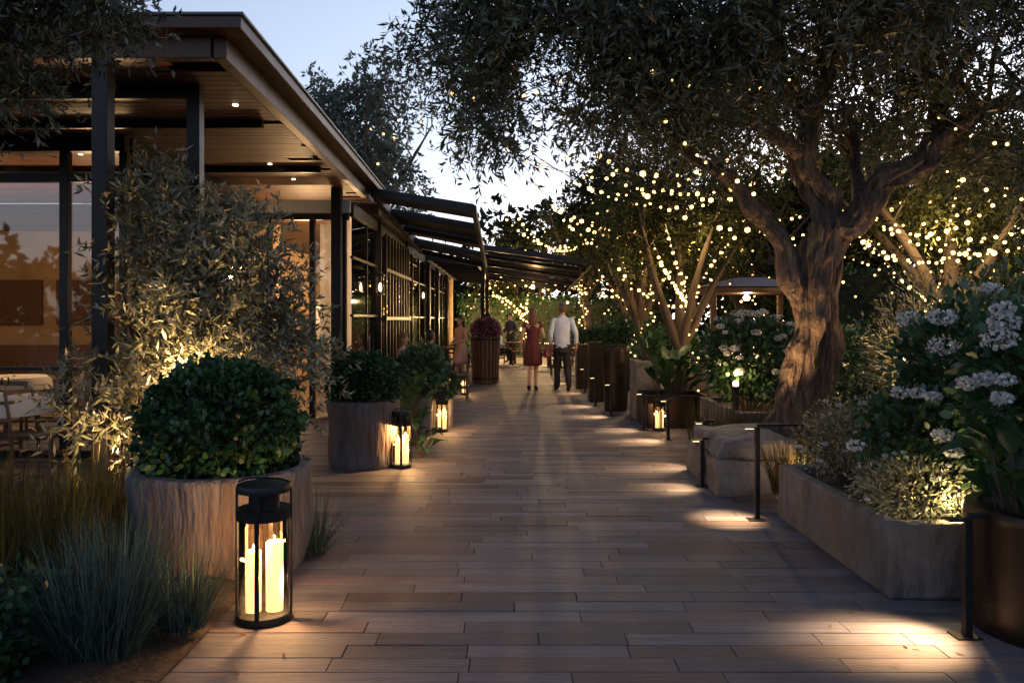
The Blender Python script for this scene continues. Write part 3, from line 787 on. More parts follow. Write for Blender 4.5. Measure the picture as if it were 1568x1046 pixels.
bg_tree("olive_tree", 2.75, 12.4, 4.4, 1.4, M_bg, .12, n=80, leafL=.09, leafW=.025, low=.52, ntw=18, nl=12, clr=.3, tl=.4)
bg_tree("olive_tree", 2.9, 17.2, 5.2, 1.9, M_bg, .14, n=80, leafL=.12, leafW=.04, low=.4, ntw=16, nl=11, clr=.35, tl=.5)
bg_tree("olive_tree", 6.4, 12.0, 5.0, 2.2, M_bg, .16, n=90, leafL=.1, leafW=.03, low=.3, ntw=18, nl=12, clr=.35, tl=.5)
bg_tree("olive_tree", 3.4, 23.0, 5.6, 2.1, M_bg, .14, n=70, leafL=.15, leafW=.05, low=.35)
bg_tree("olive_tree", 6.5, 22.0, 6.5, 2.8, M_bg, .16, n=80, leafL=.18, leafW=.07, low=.25)
bg_tree("olive_tree", 9.5, 16.0, 6.0, 2.8, M_bg, .16, n=90, leafL=.15, leafW=.06, low=.25)
bg_tree("olive_tree", 2.9, 29.0, 8.2, 2.8, M_bg, .16, n=90, leafL=.2, leafW=.09, low=.25)
bg_tree("olive_tree", .6, 34.0, 6.6, 2.6, M_bg, .16, n=60, leafL=.2, leafW=.09, low=.2)
bg_tree("olive_tree", 8.6, 24.0, 7.5, 3.2, M_bg, .18, n=110, leafL=.24, leafW=.13, low=.15, ntw=13, nl=10, clr=.55, tl=.7)
bg_tree("olive_tree", 13.5, 22.0, 8.0, 3.6, M_bg, .18, n=100, leafL=.24, leafW=.13, low=.1, ntw=13, nl=10, clr=.55, tl=.7)
bg_tree("olive_tree", 12.5, 30.0, 9.5, 4.0, M_bg, .2, n=100, leafL=.3, leafW=.17, low=.1, ntw=13, nl=10, clr=.65, tl=.8)
def tree_mass(name, loc, count, xr, yr, topf, L_=.42, W2=.22):
    blC = []
    for k in range(count):
        x = R.uniform(*xr); y = R.uniform(*yr); blC.append((x, y, R.uniform(.5, topf(x))))
    P, D, cl = twig_leaves(np.array(blC), 1., 14, 10, 1.2, .1)
    g = group(name, loc)
    leaves("foliage", P, D, L_ * rng.uniform(.6, 1.2, len(P)), W2, colvar(len(P), .3, .1) * cl[:, None], M_bg, g)
tree_mass("distant_trees", (0, 48, 0), 430, (-32, 48), (40, 58), lambda x: 5 if x < -3 else 6.5 + 1.8 * math.sin(x * .35) + 1.2 * math.sin(x * .9 + 1) + (3 if x > 6 else 0), .5, .28)
tree_mass("distant_trees", (0, -28, 0), 130, (-34, 22), (-34, -24), lambda x: 4.5 + 2. * math.sin(x * .4) + 1.0 * math.sin(x * 1.1), .7, .45)
def leaf_box(name, x0, x1, y0, y1, z0, z1, n, lL, mat_=M_leaf):
    g = group(name, ((x0 + x1) / 2, (y0 + y1) / 2, z0)); mb = MB(); mb.box(x0 + .1, x1 - .1, y0 + .1, y1 - .1, z0, z1 - .12); mb.build("dark_core", M_core, g)  # dark solid block added inside the hedge, fills gaps between leaves
    P = np.stack([rng.uniform(x0, x1, n), rng.uniform(y0, y1, n), rng.uniform(z0, z1, n)], 1)
    f = rng.integers(0, 4, n)
    P[f == 0, 1] = y0 + rng.uniform(0, .12, (f == 0).sum()); P[f == 1, 2] = z1 - rng.uniform(0, .12, (f == 1).sum()); P[f == 2, 0] = x0 + rng.uniform(0, .12, (f == 2).sum()); P[f == 3, 0] = x1 - rng.uniform(0, .12, (f == 3).sum())
    P += rng.normal(size=P.shape) * .06
    leaves("leaves", P, runit(n) + [0, -.3, .3], lL * rng.uniform(.7, 1.2, n), lL * .7, colvar(n, .35, .2), mat_, g, OUT6)
leaf_box("hedge", -2.2, 6.5, 33, 34.2, 0, 2.4, 9000, .13, M_leafb)
leaf_box("hedge", 7.0, 17, 19.2, 20.2, 0, 2.7, 9000, .12, M_leafb)
leaf_box("hedge", -9.5, -8.0, 4, 8.0, 0, 1.2, 3000, .08)

# ------------------------------------------------------------------ plants
def grass(name, c, n, L, spread, mat_, droop=.5, lean=.5, w=.007, z=.05):
    g = group(name, (*c, 0))
    a = rng.uniform(0, 2 * np.pi, n); q = np.sqrt(rng.uniform(0, 1, n)) * spread
    P = np.stack([c[0] + np.cos(a) * q, c[1] + np.sin(a) * q, np.full(n, z)], 1)
    a2 = a + rng.normal(size=n) * .7; ln = rng.uniform(.05, lean, n)
    D = np.stack([np.cos(a2) * ln, np.sin(a2) * ln, np.ones(n)], 1)
    ribbons("blades", P, D, L * rng.uniform(.5, 1.1, n), w, droop * rng.uniform(.3, 1.1, n) * (ln + .2), colvar(n, .55, .2), mat_, g, S=4)
grass("blue_fescue_grass", (-1.78, 3.45), 800, .66, .16, M_blue, .5, .75, w=.0055)
grass("blue_fescue_grass", (-1.95, 3.95), 520, .6, .14, M_blue, .5, .7, w=.0055)
grass("blue_fescue_grass", (-1.55, 3.75), 420, .45, .1, M_blue, .5, .7, w=.0055)
grass("blue_fescue_grass", (-1.27, 5.1), 190, .5, .07, M_blue, .7, .9, z=.0, w=.006)
grass("blue_fescue_grass", (-2.2, 3.3), 420, .5, .14, M_blue, .5, .7, w=.0055)
for (x, y) in [(-2.6, 4.5), (-2.9, 4.9), (-2.45, 4.9), (-3.2, 4.6), (-2.9, 4.2), (-3.4, 5.2), (-3.0, 5.5), (-2.6, 5.4), (-2.6, 3.9), (-2.5, 4.25), (-3.8, 5.5)]:
    grass("rush_grass", (x, y), 210, R.uniform(.55, .8), .2, M_red, .3, .42, w=.007)
n = 5500
P = np.stack([rng.uniform(-2.9, -1.95, n), rng.uniform(2.6, 3.6, n), rng.uniform(.05, .42, n)], 1)
g = group("groundcover_shrub", (-2.4, 3.1, 0)); leaves("leaves", P, runit(n) + [0, -.2, .6], .04 * rng.uniform(.7, 1.2, n), .03, colvar(n, .4, .2), M_leaf, g, OUT6)

BP = [.15, .75, 1., .8, .45, .04]
def broadleaf(name, c, n, L, W, z=.4, spread=.15, mat_=M_leafb, lean=1.0, droop=.6, stalk=.15):
    g = group(name, c); c = np.array(c, float)
    a = rng.uniform(0, 2 * np.pi, n); ln = rng.uniform(.25, lean, n)
    D = unit(np.stack([np.cos(a) * ln, np.sin(a) * ln, np.ones(n)], 1))
    B = c + np.stack([np.cos(a) * spread * .4, np.sin(a) * spread * .4, np.zeros(n)], 1) * rng.uniform(0, 1, n)[:, None]
    P = B + D * rng.uniform(stalk * .3, stalk * 1.6, n)[:, None] + np.stack([np.zeros(n), np.zeros(n), rng.uniform(0, z, n)], 1)
    mb = MB()
    for i in range(n): mb.tube([B[i], (B[i] + P[i]) / 2 + np.array([0, 0, .02]), P[i]], [.006, .005, .004], 5, 2, cap=False)
    mb.build("stems", M_bark2, g, smooth=True)
    ribbons("leaves", P, D, L * rng.uniform(.7, 1.15, n), W * rng.uniform(.8, 1.1, n), droop * rng.uniform(.5, 1.2, n), colvar(n, .3, .15), mat_, g, S=5, prof=BP, fold=.35)
def shrub(name, c, r, n, lL, lW, mat_=M_leafb, flowers=0, fr=.05, stems=14, fmat=M_petal, outline=OUT6, shell=.35):
    g = group(name, (c[0], c[1], 0)); c = np.array(c, float); r = np.array(r, float); mb = MB()
    base = np.array([c[0], c[1], max(.05, c[2] - r[2] * 1.3)])
    for k in range(stems):
        e = c + runit(1)[0] * r * .8; mb.tube([base, base * .5 + e * .5 + rng.normal(size=3) * .05, e], [.014, .01, .004], 5, 4, cap=False)
    mb.build("stems", M_bark2, g, smooth=True)
    d = runit(n); q = rng.uniform(shell, 1.05, n) ** .6
    lump = np.array([mnoise.noise(Vector(v * 2.6) + Vector(c)) for v in d])
    P = c + d * (q * (1 + .35 * lump))[:, None] * r
    D = unit(d + .8 * runit(n) + [0, 0, .15])
    leaves("leaves", P, D, lL * rng.uniform(.6, 1.25, n), lW * rng.uniform(.8, 1.2, n), colvar(n, .35, .2) * (1 + .4 * lump)[:, None], mat_, g, outline)
    if flowers:
        d = runit(flowers * 4); d = d[(d[:, 2] > -.3) & (d[:, 1] < .3)][:flowers]
        FC = c + d * r * 1.12
        k = 110; ci = np.repeat(np.arange(len(FC)), k)
        dd = runit(len(ci)); fs = (fr * rng.uniform(.5, 1.2, len(FC)))[ci]
        P = FC[ci] + dd * fs[:, None] * np.array([1, 1, .55]) * rng.uniform(.7, 1, len(ci))[:, None]
        leaves("flower_heads", P, unit(np.cross(dd, runit(len(ci))) + .3 * dd), fr * .3, fr * .26, colvar(len(ci), .25, .03), fmat, g, OUT6)
    return g
broadleaf("broadleaf_plant", (2.48, 3.88, .52), 40, .3, .14, z=.25, spread=.3, lean=1.1)
shrub("hydrangea_shrub", (2.85, 4.15, 1.15), (.5, .45, .42), 2400, .075, .05, flowers=17, fr=.075)
shrub("viburnum_shrub", (3.1, 5.2, 1.15), (.6, .6, .5), 2800, .075, .045, flowers=15, fr=.08)
shrub("viburnum_shrub", (2.62, 5.0, .78), (.42, .5, .3), 1800, .06, .04, flowers=9, fr=.075)
shrub("silver_shrub", (2.35, 4.65, .5), (.34, .38, .2), 3200, .035, .014, mat_=M_olive_s, outline=OUT4, flowers=14, fr=.02)
shrub("silver_shrub", (2.45, 5.7, .62), (.36, .4, .3), 3600, .035, .014, mat_=M_olive_s, outline=OUT4, flowers=25, fr=.02)
shrub("leafy_shrub", (2.9, 4.55, .62), (.35, .3, .25), 1500, .07, .04)
grass("ornamental_grass", (2.25, 6.4), 320, .6, .15, M_red, .5, .5, z=.1)
grass("ornamental_grass", (2.2, 8.6), 400, .75, .25, M_red, .4, .35, z=.0)
grass("ornamental_grass", (2.5, 8.2), 300, .7, .2, M_red, .4, .4, z=.1)
shrub("rosemary_shrub", (3.8, 7.2, 1.15), (.6, .5, .75), 5200, .06, .012, mat_=M_olive_s, outline=OUT4)
shrub("leafy_shrub", (4.6, 7.0, 1.0), (.7, .6, .7), 2600, .09, .05)
shrub("hydrangea_shrub", (4.1, 5.9, 1.1), (.7, .5, .55), 2400, .085, .05, flowers=14, fr=.08)
shrub("leafy_shrub", (3.4, 6.6, .5), (.6, .4, .4), 2200, .06, .035)
shrub("white_flowering_shrub", (2.85, 9.5, 1.05), (.62, .6, .5), 3000, .085, .05, flowers=40, fr=.055)
broadleaf("broadleaf_plant", (2.25, 11.4, .4), 60, .5, .16, z=.35, spread=.6, lean=1.0)
broadleaf("broadleaf_plant", (2.1, 12.3, .85), 30, .4, .1, z=.2, spread=.3, lean=.8)
broadleaf("broadleaf_plant", (3.2, 11.4, .3), 50, .5, .16, z=.4, spread=.5, lean=.9)
shrub("leafy_shrub", (3.9, 9.6, .8), (.8, .7, .6), 2600, .09, .05)
shrub("leafy_shrub", (4.6, 11.5, .75), (1.0, .8, .6), 2600, .1, .06)
shrub("leafy_shrub", (2.9, 14.5, .8), (.5, .8, .6), 2000, .11, .06)
shrub("leafy_shrub", (5.8, 9.0, 1.1), (1.2, .9, 1.0), 3200, .1, .06)
shrub("leafy_shrub", (2.6, 17.5, .8), (.8, 1.0, .8), 1800, .12, .07)
broadleaf("broadleaf_plant", (-1.18, 9.2, .05), 46, .34, .13, z=.6, spread=.35, lean=.9)
broadleaf("broadleaf_plant", (-1.0, 8.75, .0), 10, .25, .1, z=.1, spread=.2, lean=1.3)
shrub("leafy_shrub", (-1.2, 10.3, .85), (.35, .35, .32), 900, .08, .05)
shrub("leafy_shrub", (-.98, 11.1, .62), (.22, .22, .25), 600, .07, .045)
shrub("leafy_shrub", (-1.5, 12.3, .6), (.3, .3, .5), 900, .08, .05)
round_planter("clay_planter", (-1.25, 10.4), .22, .5, M_conc)

pl = group("garden_spotlight", (2.5, 4.55, .4))  # garden lamps; the ones near hydrangeas are added to brighten the flowers
mb = MB(); mb.lathe((2.42, 4.42, .36), [(.03, 0), (.035, .06), (.028, .07)], 12); mb.build("housing", M_black, pl)
addlight(pl, "lamp", 'POINT', (2.38, 4.36, .52), 9, (1., .72, .3), .02)
pl = group("garden_spotlight", (2.2, 6.3, .3)); mb = MB(); mb.lathe((2.35, 6.5, .1), [(.03, 0), (.035, .12), (.028, .13)], 12); mb.build("housing", M_black, pl)
addlight(pl, "lamp", 'POINT', (2.35, 6.5, .35), 9, WARM, .03)
for q in [(2.5, 8.9, .8, 14), (3.3, 11.6, 1, 40), (2.6, 15.4, 1.2, 40), (5.2, 10.6, 1, 70), (4.2, 6.6, 1.0, 26)]:
    pl = group("garden_spotlight", q[:3]); mb = MB(); mb.lathe((q[0], q[1], 0), [(.03, 0), (.03, q[2] - .1), (.05, q[2] - .05), (.05, q[2] - .04)], 12); mb.build("housing", M_black, pl)
    mb = MB(); mb.lathe((q[0], q[1], q[2] - .038), [(.03, 0), (.035, .04), (.01, .06)], 10); mb.build("bulb", M_down, pl)
    addlight(pl, "lamp", 'POINT', (q[0], q[1], q[2] + .07), q[3], WARM, .04)

# ------------------------------------------------------------------ string lights
sg = group("string_lights", (3, 14, 4)); mb = MB(); mw = MB()
def strand(a, b, sag, n, r=.022):
    a = np.array(a, float); b = np.array(b, float); pts = []
    for i in range(13):
        t = i / 12; p = a * (1 - t) + b * t; p[2] -= sag * 4 * t * (1 - t); pts.append(p)
    mw.tube(pts, [.004] * 13, 4, 1, cap=False)
    for i in range(n):
        t = (i + .5 + R.uniform(-.3, .3)) / n; p = a * (1 - t) + b * t; p[2] -= sag * 4 * t * (1 - t) + .04
        mb.ico(p, r * R.choice([.6, .75, .9, 1.1, 1.35]))
strand((.6, 10.5, 3.75), (3.6, 9.6, 3.5), .5, 16, .028); strand((1.2, 9.6, 3.4), (3.0, 9.0, 2.6), .3, 10, .026)
strand((.9, 9.2, 3.5), (2.4, 8.6, 3.3), .25, 9, .028); strand((.2, 12, 4.1), (3.2, 12.4, 4.0), .6, 16, .03)
strand((.3, 14, 4.0), (2.9, 12.8, 3.3), .6, 16, .03); strand((.3, 14, 4.0), (3.3, 16.5, 3.7), .7, 18, .033)
strand((2.9, 12.8, 3.6), (6.0, 12.0, 3.4), .7, 18, .028); strand((3.3, 16.5, 4.0), (6.0, 12, 3.8), .6, 20, .033)
strand((1.0, 19, 4.2), (3.3, 16.5, 3.4), .7, 18, .036); strand((2.4, 21, 4.0), (5.5, 23, 4.2), .7, 20, .038); strand((-.2, 24, 4.6), (2.4, 21, 3.8), .6, 18, .04)
strand((.2, 27, 5.0), (2.5, 28, 4.2), .6, 18, .045); strand((5.5, 14, 3.4), (9.5, 16, 3.8), .7, 24, .032); strand((4.0, 10.5, 3.2), (7.5, 10.5, 3.0), .5, 20, .026)
strand((4.2, 9.5, 2.75), (7.0, 10.5, 2.6), .3, 16, .028); strand((-.5, 30, 3.3), (4, 30, 3.4), .4, 22, .04)
strand((3.6, 9.2, 2.9), (5.4, 8.6, 3.0), .35, 12, .024); strand((3.9, 9.0, 2.4), (5.6, 9.4, 2.5), .25, 12, .024)
# strands hung in and below the near olive crown
strand((-.1, 8.0, 3.3), (1.2, 7.9, 3.05), .2, 9, .02); strand((1.2, 7.9, 3.05), (2.45, 7.7, 2.8), .2, 9, .02)
strand((.3, 8.4, 3.2), (2.1, 8.3, 2.75), .2, 12, .02); strand((1.3, 6.9, 3.3), (2.2, 7.2, 2.75), .12, 7, .016)
strand((3.25, 7.6, 2.6), (4.9, 8.0, 2.75), .3, 12, .02); strand((3.3, 7.7, 2.35), (5.0, 8.0, 2.35), .25, 13, .019)
strand((3.6, 6.8, 3.3), (4.9, 6.9, 3.3), .25, 9, .016); strand((3.9, 7.2, 2.9), (5.4, 7.0, 2.7), .2, 11, .018)
strand((.9, 6.6, 3.75), (2.4, 6.8, 3.6), .2, 9, .014); strand((-.6, 6.8, 3.5), (.7, 6.9, 3.8), .2, 7, .014)
for (x, y, h, r, nl) in [(2.75, 12.4, 4.2, 1.5, 6), (2.9, 17.0, 4.8, 1.9, 5), (6.4, 12, 4.2, 2.0, 4), (3.4, 22.5, 4.8, 1.9, 4), (6.5, 21, 5.5, 2.4, 3), (9.5, 16, 4.8, 2.4, 3), (2.5, 28, 5.8, 2.2, 4), (.5, 32.5, 4, 2.4, 4)]:
    s_ = 1 + max(0, y - 12) * .045
    nz_ = 26
    for k in range(nz_):
        z = .4 + h * .45 * k / nz_; a = k * .9
        mb.ico((x + .15 * math.cos(a), y + .15 * math.sin(a), z), R.uniform(.014, .024) * s_)
    for k in range(nl):
        a = R.uniform(0, 6.28); q = r * R.uniform(.7, 1.1)
        strand((x, y, h * .42), (x + q * math.cos(a), y + q * math.sin(a), h * R.uniform(.55, .9)), R.uniform(-.2, .25), 11, .022 * s_)
    for k in range(14):
        a = R.uniform(0, 6.28); q = r * math.sqrt(R.random()); mb.ico((x + q * math.cos(a), y + q * math.sin(a), R.uniform(h * .35, h * .85)), R.uniform(.012, .03) * s_)
for k in range(26):
    a = R.uniform(0, 6.28); q = 3 * math.sqrt(R.random()); mb.ico((-5.4 + q * math.cos(a), 28 + q * math.sin(a), R.uniform(4, 10)), .045)
mb.build("bulbs", M_bulb, sg); mw.build("wires", M_wire, sg)
for (p, e) in [((2.5, 11.3, 2.6), 80), ((2.9, 15.8, 2.8), 120), ((6.0, 11.0, 2.6), 160), ((3.2, 21.5, 2.8), 160), ((1.2, 30.5, 2.2), 700), ((8.8, 14.6, 2.8), 190), ((2.4, 26.5, 3), 220), ((-.8, 31.5, 1.5), 480)]:
    addlight(sg, "string_glow", 'POINT', p, e, (1., .62, .24), .05)

# ------------------------------------------------------------------ furniture
def chair(c, ang):
    g = group("wooden_chair", (*c, 0)); M = Matrix.Translation((*c, 0)) @ Matrix.Rotation(ang, 4, 'Z'); mb = MB()
    mb.box(-.22, .22, -.21, .21, .43, .465, M=M)
    for x in (-.2, .17):
        for y in (-.2,): mb.box(x, x + .03, y, y + .03, 0, .43, M=M)
        mb.tube([(x + .015, .19, 0), (x + .015, .2, .45), (x + .015, .26, .85)], [.018, .018, .014], 6, 4, M=M)
    for z in (.6, .7, .8): mb.box(-.19, .19, .215 + (z - .45) * .12, .23 + (z - .45) * .12, z, z + .05, M=M)
    mb.box(-.19, .19, -.195, -.18, .25, .28, M=M); mb.box(-.195, -.18, -.18, .19, .2, .23, M=M); mb.box(.18, .195, -.18, .19, .2, .23, M=M)
    mb.build("frame", M_woodf, g, bevel=.004)
def table(c, r=.45, cloth=True):
    g = group("dining_table", (*c, 0)); mb = MB()
    mb.lathe((*c, 0), [(.22, 0), (.22, .02), (.04, .04), (.035, .7), (.15, .72)], 16, 0)
    mb.lathe((*c, .72), [(r, 0), (r, .03)], 32, 0)
    if cloth: mb.lathe((*c, .0), [(r + .025, .6), (r + .02, .68), (r + .005, .758), (r - .01, .762), (.001, .762)], 40, 1, jitter=.04)
    mb.lathe((c[0] + .1, c[1], .763), [(.03, 0), (.005, .01), (.005, .08), (.035, .12), (.033, .18)], 12, 2)
    mb.build("table", [M_woodf, M_cloth, M_lglass], g, smooth=True)
table((-5.0, 7.7), .5); chair((-4.4, 7.5), 1.5); chair((-5.0, 7.0), 3.14); chair((-5.4, 8.25), -.3)
table((-3.9, 8.0), .4, False); chair((-3.35, 8.0), -1.57); chair((-4.0, 8.55), 0.1); chair((-3.7, 7.3), 3.3)
table((-6.6, 7.7), .5); chair((-6.0, 7.6), -1.4)
table((-6.6, 10.4), .5); chair((-6.0, 10.3), -1.4); chair((-7.2, 10.3), 1.4); table((-5.1, 11.0), .5); chair((-5.1, 10.3), 3.14); chair((-5.7, 11.0), 1.5)
for (x, y) in [(-1.6, 15.2), (-1.6, 22), (.1, 27), (1.2, 25.5), (-1.0, 27), (1.8, 21.5)]:
    table((x, y), .35, False); chair((x + .1, y - .6), 3.14); chair((x + .55, y), -1.57); chair((x - .55, y + .1), 1.57)

# ------------------------------------------------------------------ people
def hand(mb, w, dirv, side, M, mi=0):
    d = Vector(dirv).normalized(); w = Vector(w)
    fwd = Vector((0, 1, 0)) if abs(d.y) < .9 else Vector((0, 0, 1)); fwd = (fwd - d * fwd.dot(d)).normalized(); nrm = d.cross(fwd)
    mb.tube([w - d * .02, w + d * .03, w + d * .085], [.024, .036, .034], 8, 2, mi, M=M, flat=(1., .55))
    for i, (o, l) in enumerate(((-.027, .06), (-.009, .075), (.009, .08), (.026, .07))):
        b = w + d * .08 + fwd * o; cur = nrm * (-side) * .012
        mb.tube([b - d * .02, b + d * l * .45 + cur * .3, b + d * l * .8 + cur, b + d * l + cur * 2], [.0095, .009, .0085, .007], 6, 2, mi, M=M)
    b = w + d * .03 + fwd * .028
    mb.tube([b, b + d * .03 + fwd * .025, b + d * .055 + fwd * .032], [.012, .011, .008], 6, 2, mi, M=M)

def head(mbh, mbhair, c, M, long=False):
    cx, cy, cz = c
    prof = [(-.125, .02, .02, .05), (-.118, .04, .045, .04), (-.095, .056, .07, .022), (-.06, .066, .085, .012), (-.02, .072, .093, .004), (.02, .076, .097, 0), (.06, .072, .092, -.004), (.09, .058, .074, -.006), (.11, .036, .046, -.006), (.12, .012, .015, -.006)]
    mbh.rings([(cx, cy + yo, cz + z, rx, ry) for z, rx, ry, yo in prof], 20, 0, M)
    mbh.tube([(cx, cy + .088, cz + .02), (cx, cy + .112, cz - .02), (cx, cy + .095, cz - .032)], [.009, .014, .012], 6, 3, 0, M=M)
    for sx in (-1, 1):
        mbh.tube([(cx + sx * .072, cy, cz - .03), (cx + sx * .084, cy - .008, cz), (cx + sx * .074, cy - .005, cz + .025)], [.012, .017, .01], 6, 3, 0, M=M, flat=(.6, 1))
        mbh.ico((cx + sx * .03, cy + .086, cz + .008), .011, 1, M)
    mbh.tube([(cx - .024, cy + .088, cz - .06), (cx, cy + .096, cz - .06), (cx + .024, cy + .088, cz - .06)], [.004, .008, .004], 6, 3, 2, M=M)
    hp = [(-.07, .05, .05, -.05), (-.04, .072, .072, -.035), (0, .083, .088, -.022), (.04, .086, .1, -.012), (.075, .079, .1, -.006), (.105, .06, .078, -.006), (.125, .036, .05, -.006), (.134, .01, .012, -.006)]
    mbhair.rings([(cx, cy + yo, cz + z, rx, ry) for z, rx, ry, yo in hp], 22, 0, M, wob=.03, wn=9)
    if long:
        mbhair.rings([(cx, cy - .07, cz - .3, .05, .02), (cx, cy - .075, cz - .26, .09, .035), (cx, cy - .06, cz - .16, .1, .05), (cx, cy - .045, cz - .06, .095, .07), (cx, cy - .03, cz + .03, .085, .075), (cx, cy - .02, cz + .08, .06, .06)], 22, 0, M, wob=.05, wn=8)

def human(name, loc, ang, H, outfit, J, hair, longhair=False):
    g = group(name, loc); s = H / 1.8
    M = Matrix.Translation(loc) @ Matrix.Rotation(ang, 4, 'Z') @ Matrix.Scale(s, 4)
    names = ["pelvis", "waist", "chest", "neck", "skull", "shL", "elL", "wrL", "shR", "elR", "wrR", "hipL", "knL", "anL", "toL", "hipR", "knR", "anR", "toR"]
    base = dict(pelvis=(0, 0, .95), waist=(0, 0, 1.1), chest=(0, 0, 1.34), neck=(0, 0, 1.5), skull=(0, .01, 1.62))
    base.update(J)
    edges = [("pelvis", "waist"), ("waist", "chest"), ("chest", "neck"), ("neck", "skull"), ("chest", "shL"), ("shL", "elL"), ("elL", "wrL"), ("chest", "shR"), ("shR", "elR"), ("elR", "wrR"), ("pelvis", "hipL"), ("hipL", "knL"), ("knL", "anL"), ("anL", "toL"), ("pelvis", "hipR"), ("hipR", "knR"), ("knR", "anR"), ("anR", "toR")]
    rr = dict(pelvis=(.13, .1), waist=(.11, .085), chest=(.13, .095), neck=(.052, .052), skull=(.06, .06), sh=(.055, .055), el=(.039, .039), wr=(.026, .026), hip=(.085, .085), kn=(.056, .056), an=(.036, .036), to=(.03, .03))
    me = bpy.data.meshes.new("body"); me.from_pydata([M @ Vector(base[n]) for n in names], [(names.index(a), names.index(b)) for a, b in edges], [])
    me.materials.append(M_skin)
    ob = bpy.data.objects.new("body", me); link(ob, g)
    sk = ob.modifiers.new("skin", 'SKIN'); sk.use_smooth_shade = True
    for i, n in enumerate(names):
        r = rr[n] if n in rr else rr[n[:-1]]
        me.skin_vertices[0].data[i].radius = (r[0] * s, r[1] * s)
        me.skin_vertices[0].data[i].use_root = (i == 0)
    ss = ob.modifiers.new("sub", 'SUBSURF'); ss.levels = 2; ss.render_levels = 2
    mh = MB(); mr = MB(); head(mh, mr, (0, .015, 1.665), M, longhair)
    hand(mh, J["wrL"], Vector(J["wrL"]) - Vector(J["elL"]), -1, M); hand(mh, J["wrR"], Vector(J["wrR"]) - Vector(J["elR"]), 1, M)
    mh.build("head_and_hands", [M_skin, M_eye, M_lip], g, smooth=True, subsurf=1); mr.build("hair", hair, g, smooth=True, subsurf=1)
    ms = MB()
    for k in "LR":
        a = Vector(J["an" + k]); t = Vector(J["to" + k]); d = (t - a); d.z = 0; d.normalize()
        ms.tube([a - d * .07 + Vector((0, 0, -.035)), a + Vector((0, 0, -.03)), t + Vector((0, 0, 0)), t + d * .07 - Vector((0, 0, .005))], [.032, .042, .04, .022], 10, 3, M=M)
    ms.build("shoes", M_hairk, g, smooth=True)
    if outfit[0] == 'shirt':
        mc = MB()
        mc.rings([(0, 0, .82, .172, .125), (0, 0, .9, .168, .12), (0, 0, 1.02, .158, .113), (0, 0, 1.14, .16, .112), (0, 0, 1.28, .182, .12), (0, 0, 1.38, .196, .118), (0, 0, 1.44, .185, .1), (0, 0, 1.48, .13, .08), (0, 0, 1.51, .066, .06), (0, 0, 1.55, .06, .058)], 28, 0, M, wob=.03, wn=7)
        for k in "LR":
            w = Vector(J["wr" + k]); e = Vector(J["el" + k]); sh = Vector(J["sh" + k])
            mc.tube([sh * .8 + Vector((0, 0, .27)), sh, (sh + e) / 2, e, (e + w) / 2, w * .92 + e * .08], [.06, .072, .062, .055, .05, .04], 12, 3, 0, nz=.25, M=M)
        mc.build("shirt", outfit[1], g, smooth=True, subsurf=1)
        mc = MB()
        mc.rings([(0, 0, .78, .15, .12), (0, 0, .86, .168, .122), (0, 0, .95, .155, .112), (0, 0, 1.02, .15, .108)], 24, 0, M)
        for k in "LR":
            h = Vector(J["hip" + k]); kn = Vector(J["kn" + k]); a = Vector(J["an" + k])
            mc.tube([h + Vector((0, 0, .03)), (h * .6 + kn * .4), kn, (kn + a) / 2, a + Vector((0, 0, -.03))], [.105, .092, .072, .066, .062], 12, 4, 0, nz=.2, M=M)
        mc.build("trousers", outfit[2], g, smooth=True)
    else:
        mc = MB()
        hx = (J["knL"][0] + J["knR"][0]) / 2; hy = (J["knL"][1] + J["knR"][1]) / 2
        mc.rings([(hx, hy, .52, .2, .18), (hx * .8, hy * .8, .62, .2, .175), (0, hy * .4, .78, .19, .15), (0, 0, .92, .175, .132), (0, 0, 1.02, .142, .11), (0, 0, 1.12, .122, .096), (0, .005, 1.24, .145, .112), (0, .005, 1.34, .152, .106), (0, 0, 1.42, .142, .082), (0, 0, 1.46, .1, .065)], 32, 0, M, wob=.08, wn=8)
        for k in "LR":
            sh = Vector(J["sh" + k]); e = Vector(J["el" + k])
            mc.tube([sh * .8 + Vector((0, 0, .27)), sh, sh * .65 + e * .35], [.055, .064, .055], 12, 3, M=M)
        mc.build("dress", outfit[1], g, smooth=True, subsurf=1)
    return g, M
walk = dict(shL=(-.175, 0, 1.43), elL=(-.25, -.05, 1.16), wrL=(-.24, .07, .94), shR=(.175, 0, 1.43), elR=(.265, -.1, 1.18), wrR=(.28, -.02, .94),
            hipL=(-.085, 0, .92), knL=(-.09, .13, .5), anL=(-.1, .12, .1), toL=(-.11, .24, .03), hipR=(.085, 0, .92), knR=(.1, .03, .49), anR=(.11, -.17, .14), toR=(.11, -.07, .035))
human("walking_man", (1.07, 16.9, 0), .05, 1.87, ('shirt', M_shirt, M_trouser), walk, M_hairg)
wj = dict(shL=(-.16, 0, 1.43), elL=(-.23, -.05, 1.17), wrL=(-.25, .0, .95), shR=(.16, 0, 1.43), elR=(.24, -.02, 1.18), wrR=(.22, .16, 1.04),
          hipL=(-.08, 0, .92), knL=(-.06, .02, .5), anL=(-.08, -.12, .13), toL=(-.08, -.02, .04), hipR=(.08, 0, .92), knR=(.07, .12, .5), anR=(.06, .12, .1), toR=(.07, .23, .03))
g, M = human("walking_woman", (.44, 16.9, 0), -.05, 1.77, ('dress', M_dress), wj, M_hairb, True)
hb = MB(); hb.rings([(.3, .02, .72, .05, .13), (.3, .02, .74, .07, .16), (.3, .02, .86, .06, .15), (.3, .02, .93, .02, .12)], 16, 0, M)
hb.tube([(.3, -.08, .92), (.27, -.03, 1.05), (.25, .02, 1.13), (.27, .07, 1.05), (.3, .12, .92)], [.008] * 5, 6, 4, 0, M=M)
hb.build("handbag", M_bag, g, smooth=True)
